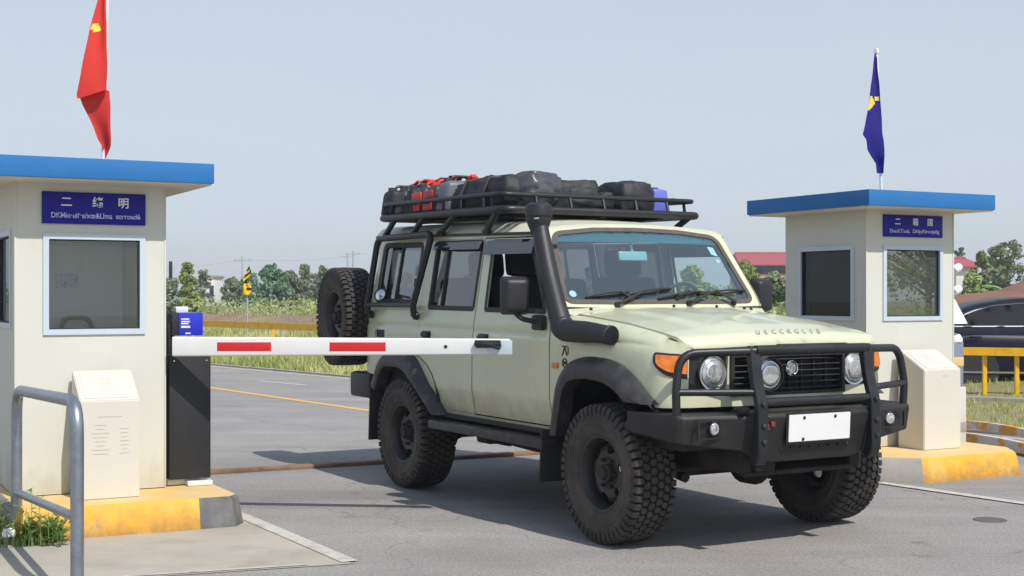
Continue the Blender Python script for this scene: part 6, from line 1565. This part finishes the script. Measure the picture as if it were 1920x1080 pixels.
guard('guard_rail', [pa.lerp(pb, i/8)[:] for i in range(9)], 0.70, 0.11, 'yellow guard rail before the dark parked car', [(lambda q: (q.x, q.y + 0.07))(pa.lerp(pb, (px - 1797)/553)) for px in (1853, 1917, 1985, 2060, 2140, 2230, 2320)], 0.07)
# pale kerb before that rail
g = MB(); ka, kb_ = Vector((PX(1800, 18.4), 18.4, 0)), Vector((PX(2300, 16.8), 16.8, 0))
g.boxr((*((ka+kb_)/2).xy, 0.05), ((kb_-ka).length, 0.16, 0.14), Matrix.Rotation(math.atan2(kb_.y-ka.y, kb_.x-ka.x), 4, 'Z'), bevel=0.015)
g.build('kerb', M['kpale'], kind='structure')
# curved low kerb rails with peeling paint behind the right island
M['peel'] = mat('peeling_orange_paint', lin(214, 146, 40), 0.6, col2=lin(196, 192, 190), c2scale=1.6, c2lo=0.50, c2hi=0.54, world=True, bump=0.1, bscale=30)
for k_, (pts, z, hh, lb_) in enumerate((
    ([(1797, 14.6), (1840, 14.4), (1890, 14.0), (1940, 13.4), (2010, 12.6), (2080, 11.8)], 0.10, 0.085, 'upper low curved rail with peeling orange paint before the dry grass'),
    ([(1790, 13.6), (1830, 13.4), (1880, 13.0), (1930, 12.5), (2000, 11.7), (2070, 10.9)], 0.065, 0.10, 'lower low curved rail, half orange and half grey, just behind the faded kerb island'))):
    P2 = [Vector((PX(a, b), b, 0)) for a, b in pts]; P3 = fillet(P2, 0.5, 4)
    guard('low_rail', [tuple(p) for p in P3], z, hh, lb_, [], 0.09, 'peel')

# ------------------------------------------------------------------ dark sedan beyond the right booth
M['navy'] = mat('dark_navy_paint', (0.007, 0.008, 0.018, 1), 0.42, spec=0.25, coat=0.12, var=0.1, vscale=2, col2=(0.06, 0.058, 0.056, 1), c2scale=2, c2lo=0.5, c2hi=0.85, c2amt=0.25)
M['cglass'] = glass('dark_car_glass', (0.03, 0.033, 0.045, 1), 0.9, 0.04, (0.06, 0.07, 0.11, 1))
cy = 20.9
sed = empty('parked_sedan', (PX(1795, cy), cy - 0.80, 0.0), R(-1.5), 'dark navy parked sedan behind a short yellow rail', 'car')
g = MB()   # local x forward (picture right) from the rear axle, y to the far side; near flank at y = 0
LEN = [(-0.98, 0.42, 0.88, 0.55), (-0.95, 0.33, 0.98, 0.62), (-0.75, 0.26, 1.02, 0.80), (-0.40, 0.24, 1.03, 0.89), (0.4, 0.22, 1.005, 0.92), (1.2, 0.22, 0.985, 0.92), (2.2, 0.22, 0.965, 0.92), (2.7, 0.23, 0.95, 0.91), (3.2, 0.25, 0.90, 0.88), (3.55, 0.30, 0.80, 0.76), (3.68, 0.40, 0.66, 0.60)]
V = []; Fc = []; n = 12
for (x, z0, z1, hw) in LEN:
    for (k, zt_) in ((-1, 0), (1, 0)): pass
    sec = [(-hw*0.90, z0), (-hw*0.985, z0+0.10*(z1-z0)), (-hw*0.975, lerp(z0, z1, 0.35)), (-hw, lerp(z0, z1, 0.62)), (-hw*0.985, lerp(z0, z1, 0.80)), (-hw*0.93, z1)]
    sec = sec + [(-a, b) for a, b in sec[::-1]]
    V += [(x, 0.92 + a, b) for a, b in sec]
for i in range(len(LEN)-1):
    for j in range(n): Fc.append([i*n+j, i*n+(j+1) % n, (i+1)*n+(j+1) % n, (i+1)*n+j])
Fc += [list(range(n)), [(len(LEN)-1)*n+j for j in range(n)]]
g.add(V, Fc); sb = g.build('body', M['navy'], sed, sharp=30)
sb.modifiers.new('subsurf', 'SUBSURF').render_levels = 1
# cabin
TOPL = [(-0.80, 1.005, 0.78, 0.0), (-0.30, 1.22, 0.70, 1), (0.10, 1.345, 0.645, 1), (0.55, 1.425, 0.61, 1), (1.05, 1.455, 0.60, 1), (1.55, 1.435, 0.60, 1), (1.95, 1.33, 0.63, 1), (2.45, 1.10, 0.70, 1), (2.75, 0.965, 0.78, 0)]
V = []; Fc = []
for (x, z1, hw, k) in TOPL:
    zb = 0.99 if x < 2 else 0.955
    sec = [(-0.865, zb - 0.16), (-0.87, zb - 0.02), (-lerp(0.85, hw + 0.045, 0.82), lerp(zb, z1, 0.80)), (-hw, lerp(zb, z1, 0.96)), (-hw*0.55, z1), (hw*0.55, z1), (hw, lerp(zb, z1, 0.96)), (lerp(0.85, hw + 0.045, 0.82), lerp(zb, z1, 0.80)), (0.87, zb - 0.02), (0.865, zb - 0.16)]
    V += [(x, 0.92 + a, b) for a, b in sec]
for i in range(len(TOPL)-1):
    for j in range(9): Fc.append([i*10+j, i*10+j+1, i*10+11+j, i*10+10+j])
g = MB(); g.add(V, Fc); g.build('cabin', M['navy'], sed, sharp=40)
def sidey(x, z):
    zr = interp(x, [t[0] for t in TOPL], [t[1] for t in TOPL]); hw = interp(x, [t[0] for t in TOPL], [t[2] for t in TOPL]); zb = 0.985
    t = max(0, min(1, (z - zb)/max(0.05, 0.80*(zr - zb)))); return 0.92 - lerp(0.872, lerp(0.85, hw + 0.045, 0.82), t)
wins = [[(-0.42, 1.04), (-0.34, 1.10), (0.05, 1.25), (0.35, 1.325), (0.96, 1.372), (0.96, 1.025), (-0.28, 1.022)], [(1.03, 1.025), (1.03, 1.374), (1.45, 1.362), (1.80, 1.29), (2.22, 1.085), (2.24, 1.025)]]
for wv in wins:
    wv = roundpoly(wv, 0.03)
    g = MB(); panel(g, wv, [], lambda x, z: (x, sidey(x, z) - 0.006, z), 0.08); wo = g.build('window', M['cglass'], sed, sharp=None)
    g = MB(); panel(g, shrink(wv, -0.012), [shrink(wv, 0.004)], lambda x, z: (x, sidey(x, z) - 0.012, z), 0.08); g.build('window_frame', mat('dull_chrome_trim', lin(110, 112, 124), 0.45, metal=0.5), wo, sharp=None)
g = MB(); g.boxr((1.0, -0.004, 0.33), (3.2, 0.02, 0.03), Matrix.Rotation(R(0.6), 4, 'Y'), bevel=0.006); g.build('sill_trim', mat('sill_chrome', lin(150, 146, 140), 0.4, metal=0.6), sed)
for x in (0.0, 1.15):
    g = MB(); g.box((x, -0.012, 0.86), (0.19, 0.03, 0.032), bevel=0.012); g.build('handle', M['navy'], sed)
g = MB()
for x in (-0.12+1.11, 0.02+2.1): g.box((x, 0.008, 0.62), (0.006, 0.01, 0.66))
g.build('door_seams', M['rubber'], sed)
for x in (0.0, 2.72):
    for (y, fl_) in ((0.14, 1), (1.70, -1)):
        w_ = empty('wheel', (x, y, 0.33), parent=sed); Tm = Matrix.Rotation(R(90)*fl_, 4, 'X')
        g = MB(); g.lathe([(0.21, 0.10), (0.25, 0.115), (0.31, 0.105), (0.33, 0.07), (0.33, -0.07), (0.31, -0.105), (0.22, -0.10)], Tm, 36); g.build('tyre', M['rubber'], w_)
        g = MB(); g.lathe([(0.215, 0.095), (0.205, 0.07), (0.10, 0.06), (0.05, 0.085), (0.0, 0.088)], Tm, 30)
        for k in range(5): g.boxr((0.13*math.cos(k*1.2566), 0.13*math.sin(k*1.2566), 0.075), (0.17, 0.05, 0.03), Matrix.Rotation(k*1.2566, 4, 'Z'), Tm, bevel=0.008)
        g.build('rim', M['alu'], w_)
        if fl_ == 1:
            g = MB(); g.lathe([(0.36, 0.141), (0.0, 0.1405)], Matrix.Translation((x, 0.145, 0.35)) @ Tm, 30); g.build('wheel_arch', M['rubber'], sed)
g = MB(); g.box((-0.93, 0.92, 0.82), (0.06, 1.3, 0.14), bevel=0.02); g.build('tail_lamp', mat('red_lamp', (0.4, 0.01, 0.01, 1), 0.2, coat=0.5), sed)

# ------------------------------------------------------------------ houses far off
M['hwhite'] = mat('white_render', lin(226, 224, 220), 0.8, var=0.05, vscale=0.6)
M['hred'] = mat('red_roof_sheet', lin(166, 78, 82), 0.65, var=0.08, vscale=0.5, stretch=(6, 1, 1))
M['hpink'] = mat('pink_brick', lin(198, 150, 142), 0.8, var=0.1, vscale=1.0)
M['htile'] = mat('brown_roof_tile', lin(158, 104, 82), 0.8, var=0.12, vscale=3, col2=lin(120, 78, 62), c2scale=6, c2lo=0.5, c2hi=0.7)
M['hwin'] = mat('dark_window', (0.03, 0.035, 0.04, 1), 0.2)
def house(name, px0, px1, y, eave, ridge, dep, wallm, roofm, label, hip=0.0, flat=False, wins=(), base=0.0, rz_=0.0, over=0.3):
    x0, x1 = PX(px0, y), PX(px1, y); ze, zr = ZY(eave, y), ZY(ridge, y); w = x1 - x0
    r = empty(name, ((x0+x1)/2, y, base), rz_, label, 'house')
    g = MB(); g.box((0, dep/2, (ze-base)/2), (w - 2*over, dep, ze-base), bevel=0.02); wo = g.build('wall', wallm, r)
    if flat:
        g = MB(); g.box((0, dep/2, ze - base + 0.12), (w, dep + 2*over, 0.24), bevel=0.03); g.build('roof', roofm, r)
    else:
        hx = w/2; ix = hx - hip*hx; z0, z1 = ze - base, zr - base; ya, yb = -over, dep + over; ym = (ya+yb)/2
        g = MB(); V = [(-hx, ya, z0), (hx, ya, z0), (hx, yb, z0), (-hx, yb, z0), (-ix, ym, z1), (ix, ym, z1)]
        g.add(V, [[0, 1, 5, 4], [1, 2, 5], [2, 3, 4, 5], [3, 0, 4], [3, 2, 1, 0]])
        g.add([(a, b, c - 0.12) for a, b, c in V[:4]] + V[:4], [[0, 1, 5, 4], [1, 2, 6, 5], [2, 3, 7, 6], [3, 0, 4, 7]])
        ro = g.build('roof', roofm, r, sharp=20)
        g = MB(); g.tube([(-ix, ym, z1 + 0.03), (ix, ym, z1 + 0.03)], 0.10, 6); g.build('ridge', roofm, ro)
    for (cx_, cz_, ww, wh_) in wins:
        g = MB(); g.box((cx_*w/2, 0.02, cz_*(ze-base)), (ww, 0.12, wh_), bevel=0.01); g.box((cx_*w/2, -0.05, cz_*(ze-base) - wh_/2 - 0.05), (ww + 0.2, 0.14, 0.08)); wn_ = g.build('window', M['hwin'], r)
    return r
house('flat_roofed_house', 376, 404, 130, 521, 515, 4, M['hwhite'], mat('grey_roof_slab', lin(150, 146, 144), 0.8), 'white flat-roofed house beside the yellow green conical tree', flat=True, wins=((0.5, 0.62, 0.4, 0.9),), over=0.12)
house('white_house', 410, 431, 150, 533, 527, 5, M['hwhite'], mat('grey_roof_slab', lin(168, 166, 166), 0.8), 'small distant white house between the flat-roofed house and a dark tree', hip=0.3, wins=((0.2, 0.6, 0.6, 0.8),), over=0.15)
house('long_red_roofed_building', 1384, 1500, 140, 496, 472, 9, M['hpink'], M['hred'], 'long building with a red hipped roof behind the olive tree', hip=0.12, wins=tuple((-0.55 + 0.2*k, 0.90, 0.7, 0.8) for k in range(7)), over=0.6)
house('gabled_house', 1783, 1842, 105, 499, 482, 6, M['hwhite'], M['hred'], 'white house with a dark red hipped roof beyond the lamp heads', hip=0.25, wins=((0.3, 0.75, 0.5, 0.7), (0.62, 0.75, 0.5, 0.7)), over=0.4)
# ploughed mound of brown earth behind the sedan, furrows running along it
M['mound'] = mat('ploughed_brown_earth', lin(136, 98, 80), 0.95, world=True, var=0.16, vscale=2.2, col2=lin(110, 82, 66), c2scale=0.9, c2lo=0.45, c2hi=0.65, c2amt=0.8, bump=0.5, bscale=14, stretch=(0.25, 1, 6))
g = MB(); V = []; Fc = []; nx_, ny_ = 70, 26
for i in range(nx_+1):
    px = lerp(1790, 2150, i/nx_); crest = interp(px, [1790, 1840, 1880, 1920, 1980, 2050, 2150], [556, 550, 542, 529, 515, 508, 516])
    for j in range(ny_+1):
        t = j/ny_; y = lerp(30, 42, t); zc = ZY(crest, 36); prof_ = math.sin(math.pi*min(1, t*1.0))**0.8
        x = PX(px, 36) + (y - 36)*0.35
        z = 0.1 + (zc - 0.1)*prof_ + (0.035*math.sin(t*80) + 0.05*noise.noise(Vector((x*1.3, y*1.3, 4))))*prof_
        V.append((x, y, z))
for i in range(nx_):
    for j in range(ny_): Fc.append([i*(ny_+1)+j, i*(ny_+1)+j+1, (i+1)*(ny_+1)+j+1, (i+1)*(ny_+1)+j])
g.add(V, Fc); g.build('earth_mound', M['mound'], kind='structure', sharp=None)
# ------------------------------------------------------------------ poles, wires, striped sign
M['pole'] = mat('weathered_pole', lin(176, 178, 182), 0.85, var=0.1, vscale=2)
def pole(px, y, topy, r_, label, arm=0.5, m='pole'):
    o = empty('utility_pole', (PX(px, y), y, 0), 0, label, 'utility pole', 'utility poles beyond the trees'); h = ZY(topy, y)
    g = MB(); g.tube([(0, 0, 0), (0, 0, h)], [r_*1.2, r_], 8); g.build('shaft', M[m], o)
    if arm:
        g = MB(); g.box((0, 0, h - 0.45), (arm*2, 0.10, 0.10)); g.build('crossarm', M[m], o)
        g = MB()
        for k in (-1, 0, 1): g.lathe([(0.05, 0), (0.06, 0.06), (0.03, 0.14), (0, 0.15)], Matrix.Translation((k*arm*0.85, 0, h - 0.40)), 8)
        g.build('insulators', M['kpale'], o)
    return Vector((PX(px, y), y, h - 0.28))
e0 = pole(320, 70, 490, 0.09, 'dark wooden pole beside the wall of the red-flag booth', 0, 'under')
e1 = pole(454.5, 140, 481, 0.09, 'slim grey utility pole behind the yellow and black sign', 0.9)
e2 = pole(652, 170, 475, 0.10, 'shorter of the paired pale utility poles above the spare wheel', 0.9)
e3 = pole(662, 172, 470, 0.10, 'taller of the paired pale utility poles above the spare wheel', 0.9)
for i, (a, b, lb_) in enumerate(((Vector((PX(200, 120), 120, ZY(506, 120))), e1, 'power line between the slim grey pole and the red-flag booth'), (e1, e2, 'power line between the slim grey pole and the paired poles'), (e3, Vector((PX(860, 190), 190, ZY(474, 190))), 'power line running from the paired poles behind the car roof'))):
    g = MB()
    for dz in (0.0,):
        g.tube([a.lerp(b, t) - Vector((0, 0, dz + 0.35*4*t*(1-t))) for t in [k/14 for k in range(15)]], 0.020, 5)
    tag(g.build('power_line', M['pole']), lb_, 'power line')
sg_ = empty('hazard_flag', (PX(462, 33), 33, hill(PX(462, 33), 33) + 0.2), R(20), 'yellow and black striped hazard marker drooping on its post', 'hazard marker')
M['hyel'] = mat('hazard_yellow', lin(236, 196, 20), 0.6); M['hblk'] = mat('hazard_black', lin(30, 34, 22), 0.6)
zb_, zt_ = ZY(553, 33) - sg_.location.z, ZY(500, 33) - sg_.location.z
g = MB(); g.tube([(0.03, 0.05, 0), (0.03, 0.05, zt_ - 0.05)], 0.018, 8); g.build('post', M['pole'], sg_)
V = []; Fc = []; MI = []; nj, ni = 44, 8
for j in range(nj+1):
    t = j/nj; z = lerp(zb_, zt_, t); xc = lerp(-0.015, 0.045, t) + 0.025*math.sin(t*9); w = interp(t, [0, 0.08, 0.30, 0.42, 0.55, 0.85, 1.0], [0.05, 0.13, 0.14, 0.07, 0.085, 0.06, 0.012])
    for i in range(ni+1):
        u = i/ni - 0.5; V.append((xc + u*w*1.5, 0.03*math.sin(u*9 + t*6), z))
for j in range(nj):
    for i in range(ni):
        Fc.append([j*(ni+1)+i, j*(ni+1)+i+1, (j+1)*(ni+1)+i+1, (j+1)*(ni+1)+i]); t = j/nj; u = i/ni
        s_ = (t*4.2 - u*0.75) % 1.0
        MI.append(0 if (t < 0.40 and not (0.14 < t < 0.24 and u > 0.35)) or (t >= 0.44 and s_ < 0.42) else 1)
m_ = MB(); m_.v = V; m_.f = Fc; m_.m = MI; o = m_.build('striped_cloth', [M['hyel'], M['hblk']], sg_, sharp=None, fix=False)
so2 = o.modifiers.new('thickness', 'SOLIDIFY'); so2.thickness = 0.012

# ------------------------------------------------------------------ the hazy air
hm = bpy.data.materials.new('hazy_air'); hm.use_nodes = True; hn = hm.node_tree.nodes; hn.remove(hn['Principled BSDF'])
pv = hn.new('ShaderNodeVolumePrincipled'); pv.inputs['Color'].default_value = (0.86, 0.92, 1.0, 1); pv.inputs['Density'].default_value = 0.0012; pv.inputs['Anisotropy'].default_value = 0.3
hm.node_tree.links.new(pv.outputs[0], hn['Material Output'].inputs['Volume'])
g = MB(); g.box((20, 120, 5.0), (560, 380, 13.0)); hz = g.build('haze', hm, kind='stuff'); tag(hz, 'thin pale haze in the air over the fields', 'haze')
